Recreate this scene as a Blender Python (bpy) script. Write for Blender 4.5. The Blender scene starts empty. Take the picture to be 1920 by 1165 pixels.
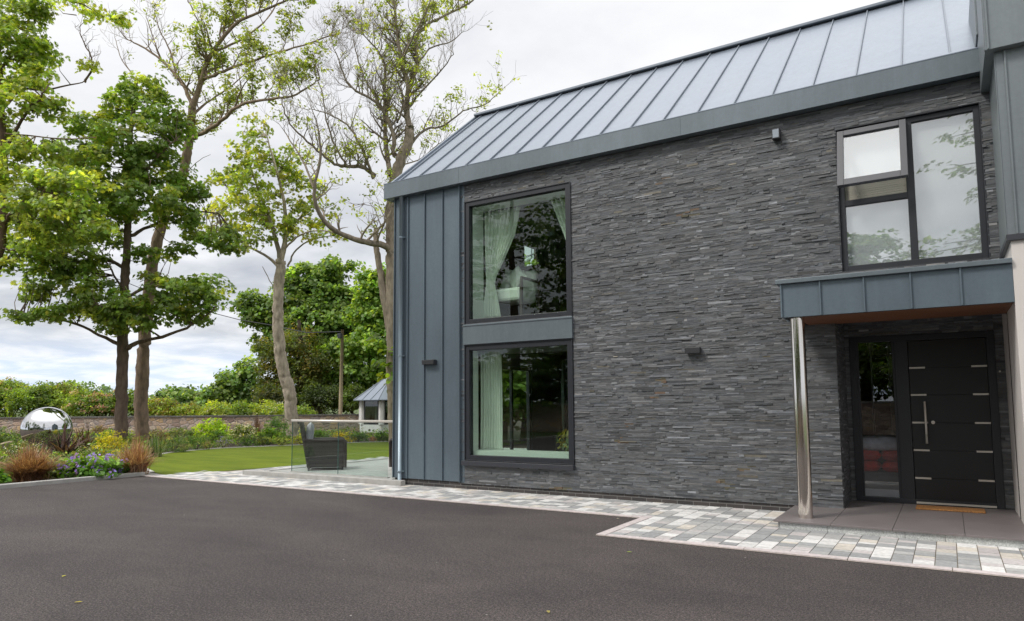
import bpy, math, random
import numpy as np
from mathutils import Vector, Matrix
rnd = random.Random(7)
rng = np.random.default_rng(11)
S = bpy.context.scene
COL = S.collection
PI = math.pi

# ------------------------------------------------------------------ camera
CH = 1.4
CR = np.array([[0.8482, 0.5296, -0.0073], [0.0521, -0.0697, 0.9962], [-0.5271, 0.8454, 0.0867]])
# re-orthonormalise
_f = CR[2] / np.linalg.norm(CR[2]); _r = CR[0] - _f * (CR[0] @ _f); _r /= np.linalg.norm(_r); _u = np.cross(_r, _f)
_yaw, _pit, _rol = -0.5574, 0.0860, -0.0073
_f = np.array([math.sin(_yaw) * math.cos(_pit), math.cos(_yaw) * math.cos(_pit), math.sin(_pit)])
_r0 = np.array([math.cos(_yaw), -math.sin(_yaw), 0.]); _u0 = np.cross(_r0, _f)
_r = _r0 * math.cos(_rol) + _u0 * math.sin(_rol); _u = -_r0 * math.sin(_rol) + _u0 * math.cos(_rol)
FL, CY = 1307.0, 646.1
def ray(px, py):
    return _r * ((px - 960) / FL) - _u * ((py - CY) / FL) + _f
def P(px, py, dep):            # point seen at px,py at a given depth
    return ray(px, py) * dep + np.array([0, 0, CH])
def G(px, py, z=0.0):          # point on a level plane
    d = ray(px, py); return d * ((z - CH) / d[2]) + np.array([0, 0, CH])
cam = bpy.data.cameras.new('camera'); co = bpy.data.objects.new('camera', cam); COL.objects.link(co)
cam.sensor_width = 36; cam.lens = 36 * FL / 1920; cam.shift_y = (CY - 582.5) / 1920; cam.clip_end = 3000; cam.clip_start = 0.05
M4 = Matrix(((_r[0], _u[0], -_f[0], 0), (_r[1], _u[1], -_f[1], 0), (_r[2], _u[2], -_f[2], CH), (0, 0, 0, 1)))
co.matrix_world = M4; S.camera = co

# ------------------------------------------------------------------ materials
def newmat(name):
    m = bpy.data.materials.new(name); m.use_nodes = True
    nt = m.node_tree; b = nt.nodes['Principled BSDF']; return m, nt, b
def noise(nt, scale, detail=4, rough=.55, vec=None, dist=0):
    n = nt.nodes.new('ShaderNodeTexNoise'); n.inputs['Scale'].default_value = scale
    n.inputs['Detail'].default_value = detail; n.inputs['Roughness'].default_value = rough; n.inputs['Distortion'].default_value = dist
    if vec is not None: nt.links.new(vec, n.inputs['Vector'])
    return n
def pos(nt, sc=(1, 1, 1)):
    g = nt.nodes.new('ShaderNodeNewGeometry'); m = nt.nodes.new('ShaderNodeMapping'); m.inputs['Scale'].default_value = sc
    nt.links.new(g.outputs['Position'], m.inputs['Vector']); return m.outputs['Vector']
def ramp(nt, fac, stops):
    r = nt.nodes.new('ShaderNodeValToRGB'); e = r.color_ramp.elements
    while len(e) < len(stops): e.new(.5)
    for i, (p, c) in enumerate(stops):
        e[i].position = p; e[i].color = (c[0], c[1], c[2], 1) if not isinstance(c, (int, float)) else (c, c, c, 1)
    nt.links.new(fac, r.inputs['Fac']); return r.outputs['Color']
def mixc(nt, a, b, fac, mode='MIX'):
    m = nt.nodes.new('ShaderNodeMix'); m.data_type = 'RGBA'; m.blend_type = mode
    for s, v in ((m.inputs[6], a), (m.inputs[7], b)):
        if isinstance(v, tuple): s.default_value = (v[0], v[1], v[2], 1)
        else: nt.links.new(v, s)
    if isinstance(fac, (int, float)): m.inputs[0].default_value = fac
    else: nt.links.new(fac, m.inputs[0])
    return m.outputs[2]
def bump(nt, b, h, strength, dist):
    n = nt.nodes.new('ShaderNodeBump'); n.inputs['Strength'].default_value = strength; n.inputs['Distance'].default_value = dist
    nt.links.new(h, n.inputs['Height']); nt.links.new(n.outputs['Normal'], b.inputs['Normal'])
def simple(name, col, rough=.6, metal=0, var=.15, scale=3, sc=(1, 1, 1), bstr=0, bscale=60, bdist=.002, rvar=0, spec=.5):
    m, nt, b = newmat(name)
    v = pos(nt, sc); n = noise(nt, scale, 5, vec=v)
    c2 = tuple(min(1, c * (1 + var)) for c in col); c1 = tuple(c * (1 - var) for c in col)
    nt.links.new(ramp(nt, n.outputs['Fac'], [(.3, c1), (.7, c2)]), b.inputs['Base Color'])
    b.inputs['Roughness'].default_value = rough; b.inputs['Metallic'].default_value = metal
    b.inputs['Specular IOR Level'].default_value = spec
    if rvar:
        nt.links.new(ramp(nt, n.outputs['Fac'], [(.3, rough - rvar), (.7, rough + rvar)]), b.inputs['Roughness'])
    if bstr:
        n2 = noise(nt, bscale, 4, vec=pos(nt)); bump(nt, b, n2.outputs['Fac'], bstr, bdist)
    return m
def zinc(name, col, rough, metal, var):
    m = simple(name, col, rough, metal, var, 1.1, (1, .6, .5), .05, 1.6, .02, .04)
    nt = m.node_tree; b = nt.nodes['Principled BSDF']; l = b.inputs['Base Color'].links[0]; src = l.from_socket
    st = noise(nt, 5, 5, .7, pos(nt, (1.6, 1.6, .12)), .4); bl = noise(nt, 22, 5, .7, pos(nt))
    c = mixc(nt, src, ramp(nt, st.outputs['Fac'], [(.32, .93), (.55, 1.0), (.72, 1.06)]), 1, 'MULTIPLY')
    c = mixc(nt, c, ramp(nt, bl.outputs['Fac'], [(.3, .94), (.7, 1.06)]), 1, 'MULTIPLY'); nt.links.new(c, b.inputs['Base Color']); return m
def attrmat(name, rough=.7, metal=0, bstr=0, bscale=60, bdist=.003, nvar=.25, nscale=25, trans=0, spec=.4, stretch=(1, 1, 1)):
    m, nt, b = newmat(name)
    a = nt.nodes.new('ShaderNodeAttribute'); a.attribute_name = 'col'
    n = noise(nt, nscale, 5, vec=pos(nt, stretch))
    g = ramp(nt, n.outputs['Fac'], [(.25, 1 - nvar), (.75, 1 + nvar)])
    c = mixc(nt, a.outputs['Color'], g, 1.0, 'MULTIPLY')
    nt.links.new(c, b.inputs['Base Color']); b.inputs['Roughness'].default_value = rough
    b.inputs['Metallic'].default_value = metal; b.inputs['Specular IOR Level'].default_value = spec
    if bstr: bump(nt, b, noise(nt, bscale, 5, vec=pos(nt, stretch)).outputs['Fac'], bstr, bdist)
    if trans:
        t = nt.nodes.new('ShaderNodeBsdfTranslucent'); nt.links.new(mixc(nt, c, (2.1, 1.95, .7), 1.0, 'MULTIPLY'), t.inputs['Color'])
        mx = nt.nodes.new('ShaderNodeMixShader'); mx.inputs[0].default_value = trans
        nt.links.new(b.outputs[0], mx.inputs[1]); nt.links.new(t.outputs[0], mx.inputs[2])
        nt.links.new(mx.outputs[0], nt.nodes['Material Output'].inputs['Surface'])
    return m
def glass(name, tint=(.8, .9, .84), f0=.07, f1=1.0, rough=0.0):
    m, nt, b = newmat(name); nt.nodes.remove(b)
    t = nt.nodes.new('ShaderNodeBsdfTransparent'); t.inputs['Color'].default_value = (*tint, 1)
    g = nt.nodes.new('ShaderNodeBsdfGlossy'); g.inputs['Roughness'].default_value = rough
    lw = nt.nodes.new('ShaderNodeLayerWeight'); lw.inputs['Blend'].default_value = .5
    pw = nt.nodes.new('ShaderNodeMath'); pw.operation = 'POWER'; nt.links.new(lw.outputs['Facing'], pw.inputs[0]); pw.inputs[1].default_value = 4.0
    r = ramp(nt, pw.outputs[0], [(0.0, f0), (1.0, f1)])
    mx = nt.nodes.new('ShaderNodeMixShader'); nt.links.new(r, mx.inputs[0])
    nt.links.new(t.outputs[0], mx.inputs[1]); nt.links.new(g.outputs[0], mx.inputs[2])
    nt.links.new(mx.outputs[0], nt.nodes['Material Output'].inputs['Surface']); return m

M = {}
M['slate'] = attrmat('split_slate', .62, bstr=.6, bscale=45, bdist=.006, nvar=.30, nscale=30, stretch=(.35, .35, 1.6), spec=.45)
M['zinc_wall'] = zinc('zinc_cladding', (.130, .168, .198), .42, .35, .10)
M['zinc_fascia'] = zinc('zinc_fascia', (.152, .182, .203), .40, .35, .10)
M['zinc_wing'] = zinc('zinc_wing', (.21, .238, .250), .40, .35, .08)
M['zinc_roof'] = zinc('zinc_roof', (.235, .27, .32), .36, .55, .05)
M['seam'] = simple('zinc_seam', (.19, .215, .25), .45, .4, .08, 2)
M['dark_gap'] = simple('dark_gutter', (.02, .02, .022), .8)
M['frame'] = simple('anthracite_frame', (.022, .024, .030), .42, 0, .08, 4)
M['sash'] = simple('grey_sash', (.075, .075, .085), .35, 0, .06, 4)
M['sill'] = simple('dark_sill', (.040, .042, .050), .4, 0, .08, 4)
M['door'] = simple('black_door', (.010, .010, .012), .45, 0, .1, 4)
M['steel'] = simple('brushed_steel', (.62, .58, .52), .35, .35, .04, 4)
M['steel_col'] = simple('polished_steel', (.72, .66, .60), .10, 1, .05, 2, (1, 1, .3), .05, 2, .004)
M['mirror'] = simple('mirror_steel', (.66, .66, .67), .02, 1, .01, 2)
M['render'] = simple('pale_render', (.62, .58, .55), .85, 0, .04, 2, (1, 1, 1), .35, 180, .002)
M['wood'] = simple('soffit_wood', (.150, .062, .028), .5, 0, .35, 3, (.3, 9, 1), .1, 30, .002)
M['pipe'] = simple('painted_pipe', (.24, .30, .34), .30, .3, .06, 3)
M['lampblk'] = simple('lamp_casing', (.03, .03, .034), .45)
M['lampface'] = simple('lamp_face', (.30, .34, .38), .25)
M['step_tile'] = simple('porcelain_tile', (.165, .145, .145), .45, 0, .10, 1.2, (1, 1, 1), .1, 90, .001, .08)
M['granite'] = simple('grey_granite', (.30, .31, .31), .75, 0, .35, 120)
M['mat'] = simple('coir_mat', (.36, .17, .055), .95, 0, .5, 60, (1, 1, 1), 1, 200, .01)
M['concrete'] = simple('concrete_edging', (.36, .35, .33), .8, 0, .18, 5, (1, 1, 1), .3, 90, .003)
M['patio'] = simple('patio_slab', (.40, .40, .38), .7, 0, .10, 1.5, (1, 1, 1), .1, 80, .001)
M['room'] = simple('room_wall', (.50, .48, .45), .9, 0, .04, 1)
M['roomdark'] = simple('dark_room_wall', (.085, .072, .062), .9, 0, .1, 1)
M['roomwhite'] = simple('white_reveal', (.72, .74, .72), .8, 0, .03, 1)
M['curtain'] = simple('cream_curtain', (.86, .87, .82), .9, 0, .04, 3)
M['curtain_d'] = simple('green_curtain', (.20, .26, .22), .9, 0, .06, 3)
M['fabric'] = simple('pale_upholstery', (.86, .86, .82), .95, 0, .06, 6, (1, 1, 1), .4, 150, .003)
M['blind'] = simple('white_blind', (.90, .91, .92), .9, 0, .02, 1)
M['blindcream'] = simple('cream_blind', (.42, .40, .34), .9, 0, .10, 30, (.05, .05, 1))
M['darkwood'] = simple('dark_wood', (.045, .025, .017), .5)
M['red'] = simple('red_fabric', (.80, .03, .02), .5, 0, .5, 9)
M['film'] = glass('clear_wrap', (.85, .85, .92), .25, 1, .25)
M['wicker'] = attrmat('dark_wicker', .55, bstr=.6, bscale=120, bdist=.004, nvar=.3, nscale=90)
M['cushion'] = simple('grey_cushion', (.42, .41, .44), .95, 0, .08, 8, (1, 1, 1), .3, 160, .003)
M['white'] = simple('white_paint', (.72, .71, .70), .6, 0, .04, 2)
M['bark'] = attrmat('bark', .9, bstr=1, bscale=14, bdist=.03, nvar=.45, nscale=9, stretch=(1, 1, .35))
M['leaf'] = attrmat('leaf', .5, nvar=.12, nscale=3, trans=.48, spec=.5)
M['petal'] = attrmat('petal', .7, nvar=.1, trans=.3)
M['blade'] = attrmat('blade', .6, nvar=.25, nscale=40, trans=.2)
M['pole'] = simple('weathered_pole', (.30, .24, .15), .85, 0, .3, 6, (1, 1, .15))
M['glass'] = glass('window_glass', (.87, .94, .89), .055)
M['glass_plain'] = glass('balustrade_glass', (.90, .95, .93), .05)
M['glass_tint'] = glass('tinted_glass', (.30, .34, .31), .10)
M['glass_dark'] = glass('side_panel_glass', (.85, .88, .88), .075)
M['glass_refl'] = glass('upper_right_glass', (.95, .97, .97), .27)
M['soil'] = simple('soil', (.055, .038, .026), .95, 0, .4, 6, (1, 1, 1), 1, 30, .02)

# brick plinth
m, nt, b = newmat('plinth_brick'); br = nt.nodes.new('ShaderNodeTexBrick')
g = nt.nodes.new('ShaderNodeNewGeometry'); sp = nt.nodes.new('ShaderNodeSeparateXYZ'); cb = nt.nodes.new('ShaderNodeCombineXYZ')
nt.links.new(g.outputs['Position'], sp.inputs[0]); nt.links.new(sp.outputs['X'], cb.inputs['X']); nt.links.new(sp.outputs['Z'], cb.inputs['Y'])
nt.links.new(cb.outputs[0], br.inputs['Vector'])
br.inputs['Scale'].default_value = 1; br.inputs['Brick Width'].default_value = .225; br.inputs['Row Height'].default_value = .062
br.inputs['Mortar Size'].default_value = .005; br.inputs['Color1'].default_value = (.035, .033, .034, 1); br.inputs['Color2'].default_value = (.065, .055, .052, 1)
br.inputs['Mortar'].default_value = (.15, .145, .14, 1); nt.links.new(br.outputs['Color'], b.inputs['Base Color']); b.inputs['Roughness'].default_value = .8
bump(nt, b, br.outputs['Fac'], -.6, .006); M['brick'] = m

# tarmac
m, nt, b = newmat('tarmac'); v = pos(nt)
n1 = noise(nt, 80, 5, .9, v); n2 = noise(nt, .55, 4, .55, pos(nt, (1, 1.6, 1)), .6); n3 = noise(nt, 38, 3, .6, v)
c = ramp(nt, n1.outputs['Fac'], [(.36, (.004, .003, .003)), (.49, (.031, .0245, .0240)), (.62, (.165, .137, .132))])
c = mixc(nt, c, ramp(nt, n2.outputs['Fac'], [(.3, .80), (.7, 1.16)]), 1, 'MULTIPLY')
c = mixc(nt, c, ramp(nt, n3.outputs['Fac'], [(.35, .6), (.65, 1.35)]), 1, 'MULTIPLY')
n4 = noise(nt, 9, 5, .6, v); c = mixc(nt, c, ramp(nt, n4.outputs['Fac'], [(.3, .90), (.7, 1.10)]), 1, 'MULTIPLY')
vs = nt.nodes.new('ShaderNodeTexVoronoi'); vs.inputs['Scale'].default_value = 3.1; nt.links.new(v, vs.inputs['Vector'])
n5 = noise(nt, .23, 5, .65, pos(nt, (1, 2.2, 1)), 1.2); c = mixc(nt, c, ramp(nt, n5.outputs['Fac'], [(.35, .84), (.5, 1.0), (.68, 1.22)]), 1, 'MULTIPLY')
n6 = noise(nt, 1.6, 6, .7, v, .8); c = mixc(nt, c, ramp(nt, n6.outputs['Fac'], [(.28, .82), (.42, 1.0), (.66, 1.05), (.74, 1.2)]), 1, 'MULTIPLY')
c = mixc(nt, c, (.34, .32, .30), ramp(nt, vs.outputs['Distance'], [(.018, 1.0), (.03, 0.0)]))
nt.links.new(c, b.inputs['Base Color']); b.inputs['Roughness'].default_value = .85
add = nt.nodes.new('ShaderNodeMath'); nt.links.new(n1.outputs['Fac'], add.inputs[0]); nt.links.new(n3.outputs['Fac'], add.inputs[1])
bump(nt, b, add.outputs[0], .8, .006); M['tarmac'] = m

# lawn
m, nt, b = newmat('lawn_turf'); v = pos(nt)
n1 = noise(nt, 60, 4, .6, pos(nt, (1, 1, 1))); n2 = noise(nt, 1.1, 4, .6, pos(nt, (.5, 2.2, 1)))
c = ramp(nt, n2.outputs['Fac'], [(.3, (.090, .130, .005)), (.5, (.118, .160, .006)), (.7, (.155, .20, .008))])
c = mixc(nt, c, ramp(nt, n1.outputs['Fac'], [(.3, .72), (.7, 1.28)]), 1, 'MULTIPLY')
nt.links.new(c, b.inputs['Base Color']); b.inputs['Roughness'].default_value = .8; b.inputs['Specular IOR Level'].default_value = .2
bump(nt, b, n1.outputs['Fac'], .8, .02); M['lawn'] = m
M['field'] = simple('field_grass', (.07, .10, .025), .95, 0, .35, .3, (1, 1, 1), .6, 8, .05)

# rubble stone wall: voronoi in wall coordinates
def rubble(name, ang):
    m, nt, b = newmat(name)
    g = nt.nodes.new('ShaderNodeNewGeometry'); mp = nt.nodes.new('ShaderNodeMapping')
    mp.inputs['Rotation'].default_value = (0, 0, -ang); mp.vector_type = 'POINT'
    nt.links.new(g.outputs['Position'], mp.inputs['Vector'])
    mp2 = nt.nodes.new('ShaderNodeMapping'); mp2.inputs['Scale'].default_value = (3.2, 3.2, 5.6); nt.links.new(mp.outputs[0], mp2.inputs[0])
    nd = noise(nt, 3, 2, .5, mp2.outputs[0]); vec = mixc(nt, mp2.outputs[0], nd.outputs['Color'], .12)
    vo = nt.nodes.new('ShaderNodeTexVoronoi'); nt.links.new(vec, vo.inputs['Vector']); vo.inputs['Scale'].default_value = 1
    ve = nt.nodes.new('ShaderNodeTexVoronoi'); ve.feature = 'DISTANCE_TO_EDGE'; nt.links.new(vec, ve.inputs['Vector']); ve.inputs['Scale'].default_value = 1
    sp = nt.nodes.new('ShaderNodeSeparateColor'); nt.links.new(vo.outputs['Color'], sp.inputs[0])
    c = ramp(nt, sp.outputs[0], [(.0, (.26, .19, .17)), (.3, (.54, .39, .30)), (.5, (.62, .49, .39)), (.68, (.40, .33, .32)), (.82, (.62, .43, .25)), (1, (.62, .53, .45))])
    c = mixc(nt, c, ramp(nt, noise(nt, 14, 5, .6, mp.outputs[0]).outputs['Fac'], [(.3, .7), (.7, 1.25)]), 1, 'MULTIPLY')
    c = mixc(nt, (.42, .36, .32), c, ramp(nt, ve.outputs['Distance'], [(.02, 0.0), (.07, 1.0)]))
    nt.links.new(c, b.inputs['Base Color']); b.inputs['Roughness'].default_value = .9
    bump(nt, b, ramp(nt, ve.outputs['Distance'], [(.0, 0.0), (.12, 1.0)]), .8, .04)
    return m

# ------------------------------------------------------------------ mesh helpers
class MB:
    def __init__(s): s.v = []; s.f = []; s.c = []
    def face(s, pts, col=None):
        n = len(s.v); s.v += [tuple(p) for p in pts]; s.f.append(tuple(range(n, n + len(pts)))); s.c.append(col or (1, 1, 1))
        return s
    def box(s, x0, x1, y0, y1, z0, z1, col=None, T=None):
        p = [(x, y, z) for x in (x0, x1) for y in (y0, y1) for z in (z0, z1)]
        if T is not None: p = [tuple(T @ Vector(q)) for q in p]
        n = len(s.v); s.v += p
        for q in ((0, 1, 3, 2), (4, 6, 7, 5), (0, 4, 5, 1), (2, 3, 7, 6), (0, 2, 6, 4), (1, 5, 7, 3)):
            s.f.append(tuple(n + i for i in q)); s.c.append(col or (1, 1, 1))
        return s
    def tube(s, pts, rads, n=8, col=None, cap=True, rough=0):
        pts = [np.array(p, float) for p in pts]; base = len(s.v); up = np.array([.13, .27, .95])
        for i, p in enumerate(pts):
            d = pts[min(i + 1, len(pts) - 1)] - pts[max(i - 1, 0)]; d /= (np.linalg.norm(d) + 1e-9)
            if abs(d @ up) > .96: up = np.array([1., .1, 0])
            a = np.cross(d, up); a /= np.linalg.norm(a); b2 = np.cross(d, a)
            r = rads[i] if hasattr(rads, '__len__') else rads
            for k in range(n):
                t = 2 * PI * k / n; s.v.append(tuple(p + (a * math.cos(t) + b2 * math.sin(t)) * r * (1 + (rnd.uniform(-rough, rough) if rough else 0))))
        for i in range(len(pts) - 1):
            for k in range(n):
                a0 = base + i * n + k; a1 = base + i * n + (k + 1) % n
                s.f.append((a0, a1, a1 + n, a0 + n)); s.c.append(col or (1, 1, 1))
        if cap:
            s.f.append(tuple(base + k for k in range(n))); s.c.append(col or (1, 1, 1))
            s.f.append(tuple(base + (len(pts) - 1) * n + k for k in range(n - 1, -1, -1))); s.c.append(col or (1, 1, 1))
        return s
    def lathe(s, prof, n=32, c=(0, 0, 0), col=None):
        base = len(s.v)
        for r, z in prof:
            for k in range(n):
                t = 2 * PI * k / n; s.v.append((c[0] + r * math.cos(t), c[1] + r * math.sin(t), c[2] + z))
        for i in range(len(prof) - 1):
            for k in range(n):
                a0 = base + i * n + k; a1 = base + i * n + (k + 1) % n
                s.f.append((a0, a1, a1 + n, a0 + n)); s.c.append(col or (1, 1, 1))
        return s
    def build(s, name, mat, parent=None, smooth=False, bevel=0, recalc=False):
        me = bpy.data.meshes.new(name); me.from_pydata(s.v, [], s.f)
        if any(c != (1, 1, 1) for c in s.c):
            at = me.color_attributes.new('col', 'FLOAT_COLOR', 'CORNER')
            a = np.ones((len(me.loops), 4), np.float32); i = 0
            for f, c in zip(s.f, s.c): a[i:i + len(f), :3] = c; i += len(f)
            at.data.foreach_set('color', a.ravel())
        if smooth: me.polygons.foreach_set('use_smooth', [True] * len(me.polygons))
        me.update()
        return link(name, me, mat, parent, bevel)
def link(name, me, mat, parent=None, bevel=0):
    o = bpy.data.objects.new(name, me); COL.objects.link(o); me.materials.append(M[mat] if isinstance(mat, str) else mat)
    if parent is not None:
        o.parent = parent; o.matrix_parent_inverse = Matrix.Identity(4)
        w = world_of(parent)
        o.matrix_basis = w.inverted()
    if bevel:
        b = o.modifiers.new('bevel', 'BEVEL'); b.width = bevel; b.segments = 2; b.limit_method = 'ANGLE'
    return o
def world_of(o):
    m = o.matrix_basis.copy(); p = o.parent
    while p is not None: m = p.matrix_basis @ m; p = p.parent
    return m
def tag(o, label=None, cat=None, group=None, kind=None):
    if label: o['label'] = label
    if cat: o['category'] = cat
    if group: o['group'] = group
    if kind: o['kind'] = kind
    return o
def thing(name, loc, label, cat, group=None):
    o = bpy.data.objects.new(name, None); COL.objects.link(o); o.location = loc; o.empty_display_size = .2
    o.matrix_basis = Matrix.Translation(Vector(loc)); return tag(o, label, cat, group)
def part(o, label): o['label'] = label; return o

LEAF = {
 'lobed': np.array([(0, 0), (.30, .02), (.20, .20), (.55, .30), (.32, .48), (.36, .80), (.12, .70), (0, 1.05), (-.12, .70), (-.36, .80), (-.32, .48), (-.55, .30), (-.20, .20), (-.30, .02)]),
 'five': np.array([(0, 0), (.42, .22), (.34, .62), (.0, 1.0), (-.34, .62), (-.42, .22)]),
 'oval': np.array([(0, 0), (.24, .35), (.0, 1.0), (-.24, .35)]),
 'narrow': np.array([(0, 0), (.11, .35), (.0, 1.0), (-.11, .35)]),
 'spray': np.array([(0, 0), (.10, .12), (.42, .10), (.16, .34), (.50, .44), (.14, .62), (.30, .82), (0, 1.05), (-.30, .82), (-.14, .62), (-.50, .44), (-.16, .34), (-.42, .10), (-.10, .12)]),
}
def leaves(name, pos_, nrm, size, col, shape, parent, mat='leaf', fold=.12):
    """one mesh of many small leaves"""
    N = len(pos_); T = LEAF[shape]; K = len(T)
    nrm = nrm / (np.linalg.norm(nrm, axis=1, keepdims=True) + 1e-9)
    a = rng.normal(size=(N, 3)); a -= nrm * (a * nrm).sum(1, keepdims=True); a /= (np.linalg.norm(a, axis=1, keepdims=True) + 1e-9)
    b2 = np.cross(nrm, a)
    sz = np.asarray(size).reshape(-1, 1, 1) * np.ones((N, 1, 1))
    x = T[None, :, 0, None] * sz; y = (T[None, :, 1, None] - .5) * sz
    zz = (-np.abs(T[:, 0]) * fold * 2 - (T[:, 1] - .5) ** 2 * .35)[None, :, None] * sz
    V = pos_[:, None, :] + b2[:, None, :] * x + a[:, None, :] * y + nrm[:, None, :] * zz
    me = bpy.data.meshes.new(name); me.vertices.add(N * K); me.vertices.foreach_set('co', V.astype(np.float32).ravel())
    me.loops.add(N * K); me.loops.foreach_set('vertex_index', np.arange(N * K, dtype=np.int32))
    me.polygons.add(N); me.polygons.foreach_set('loop_start', (np.arange(N) * K).astype(np.int32))
    me.update(calc_edges=True)
    at = me.color_attributes.new('col', 'FLOAT_COLOR', 'CORNER')
    c = np.ones((N, K, 4), np.float32); c[:, :, :3] = col[:, None, :]; at.data.foreach_set('color', c.ravel())
    return link(name, me, mat, parent)
def lcol(N, base, var=.25, hue=.12, alt=None, altp=.2):
    base = np.array(base); c = base[None] * np.exp(rng.normal(0, var, (N, 1))) * np.exp(rng.normal(0, hue, (N, 3)))
    if alt is not None:
        k = rng.random(N) < altp; c[k] = np.array(alt)[None] * np.exp(rng.normal(0, var, (k.sum(), 1)))
    return np.clip(c, .003, .95)
# ------------------------------------------------------------------ world and sun
W = bpy.data.worlds.new('World'); S.world = W; W.use_nodes = True; nt = W.node_tree
bg = nt.nodes['Background']; bg.inputs['Strength'].default_value = .1
sky = nt.nodes.new('ShaderNodeTexSky'); sky.sky_type = 'NISHITA'; sky.sun_disc = False
SUN_EL, SUN_AZ = math.radians(48), math.radians(215)     # azimuth measured from +y clockwise: behind-left of the camera
sky.sun_elevation = SUN_EL; sky.sun_rotation = SUN_AZ; sky.air_density = 1.2; sky.dust_density = 2
tc = nt.nodes.new('ShaderNodeTexCoord')
sep = nt.nodes.new('ShaderNodeSeparateXYZ'); nt.links.new(tc.outputs['Generated'], sep.inputs[0])
def mth(op, a, b=None, clamp=False):
    n = nt.nodes.new('ShaderNodeMath'); n.operation = op; n.use_clamp = clamp
    for i, v in enumerate((a, b)):
        if v is None: continue
        if isinstance(v, (int, float)): n.inputs[i].default_value = v
        else: nt.links.new(v, n.inputs[i])
    return n.outputs[0]
# project direction on a cloud deck so that bands flatten to the horizon
den = mth('ADD', mth('MAXIMUM', sep.outputs['Z'], 0.0), .13)
cx = mth('DIVIDE', sep.outputs['X'], den); cyy = mth('DIVIDE', sep.outputs['Y'], den)
cmb = nt.nodes.new('ShaderNodeCombineXYZ'); nt.links.new(cx, cmb.inputs[0]); nt.links.new(cyy, cmb.inputs[1])
mpn = nt.nodes.new('ShaderNodeMapping'); mpn.inputs['Location'].default_value = (2.3, 1.1, 0); nt.links.new(cmb.outputs[0], mpn.inputs[0])
nA = noise(nt, .75, 7, .55, mpn.outputs[0], .35); nB = noise(nt, 2.6, 6, .6, mpn.outputs[0], .3)
cf = mth('ADD', mth('MULTIPLY', nA.outputs['Fac'], .72), mth('MULTIPLY', nB.outputs['Fac'], .28))
low = ramp(nt, cf, [(.38, (3.6, 3.8, 4.3)), (.47, (4.6, 4.8, 5.2)), (.55, (6.3, 6.4, 6.7)), (.64, (8.6, 8.6, 8.7))])
high = ramp(nt, cf, [(.36, (6.3, 6.35, 6.6)), (.45, (7.1, 7.1, 7.2)), (.54, (7.7, 7.7, 7.7))])
el = sep.outputs['Z']
cl = mixc(nt, low, high, ramp(nt, el, [(.16, 0.0), (.42, 1.0)]))
cl = mixc(nt, cl, mixc(nt, high, (2.1, 2.1, 2.1), 1.0, 'MULTIPLY'), ramp(nt, el, [(.56, 0.0), (.85, 1.0)]))
# thin bluish opening just above the horizon
hz = mixc(nt, (5.6, 6.5, 8.0), (7.6, 7.9, 8.5), ramp(nt, nB.outputs['Fac'], [(.4, 0.0), (.6, 1.0)]))
cl = mixc(nt, hz, cl, ramp(nt, el, [(.05, 0.0), (.10, 1.0)]))
fin = mixc(nt, sky.outputs[0], cl, .93)
nt.links.new(fin, bg.inputs['Color'])
sl = bpy.data.lights.new('sun', 'SUN'); sl.energy = 1.45; sl.angle = math.radians(14); sl.color = (1, .96, .90)
so = bpy.data.objects.new('sun', sl); COL.objects.link(so)
sd = Vector((math.sin(SUN_AZ) * math.cos(SUN_EL), math.cos(SUN_AZ) * math.cos(SUN_EL), math.sin(SUN_EL)))
so.rotation_euler = sd.to_track_quat('Z', 'Y').to_euler(); so.location = (0, 0, 30)
S.view_settings.view_transform = 'Standard'; S.view_settings.look = 'None'; S.view_settings.exposure = 0.5; S.view_settings.gamma = 1

# ------------------------------------------------------------------ ground
D = 9.524
def struct(o, label=None): o['kind'] = 'structure'; return o
struct(MB().face([(-900, -900, -.03), (900, -900, -.03), (900, 900, -.03), (-900, 900, -.03)]).build('ground', 'field'))
struct(MB().face([(-60, -5, -.012), (-13.9, -5, -.012), (-13.9, 8.0, -.012), (-9, 30, -.012), (-9, 60, -.012), (-60, 60, -.012)]).build('bed_soil', 'soil'))
struct(MB().face([(-14.06, -14, 0), (12, -14, 0), (12, 8.4, 0), (-14.06, 8.4, 0)]).build('driveway', 'tarmac'))
# lawn with a curved outer edge
edge = [(307, 892), (290, 887), (274, 879), (266, 870), (270, 862), (300, 853.5), (350, 847), (430, 841), (540, 836.5), (640, 832), (735, 829)]
ep = [G(x, y, 0) for x, y in edge]
def smoothline(pts, n=8):
    out = []; p = [np.array(q) for q in pts]
    for i in range(len(p) - 1):
        a = p[max(i - 1, 0)]; b = p[i]; c = p[i + 1]; d = p[min(i + 2, len(p) - 1)]
        for k in range(n):
            t = k / n; out.append(.5 * ((2 * b) + (c - a) * t + (2 * a - 5 * b + 4 * c - d) * t * t + (3 * b - a - 3 * c + d) * t ** 3))
    out.append(p[-1]); return out
el_ = smoothline(ep)
lawn = [(p[0], p[1], .012) for p in el_] + [(-13.0, 26, .012), (-12.9, 14, .012), (-13.2, 10.4, .012)]
struct(MB().face(lawn).build('lawn', 'lawn'))
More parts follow.
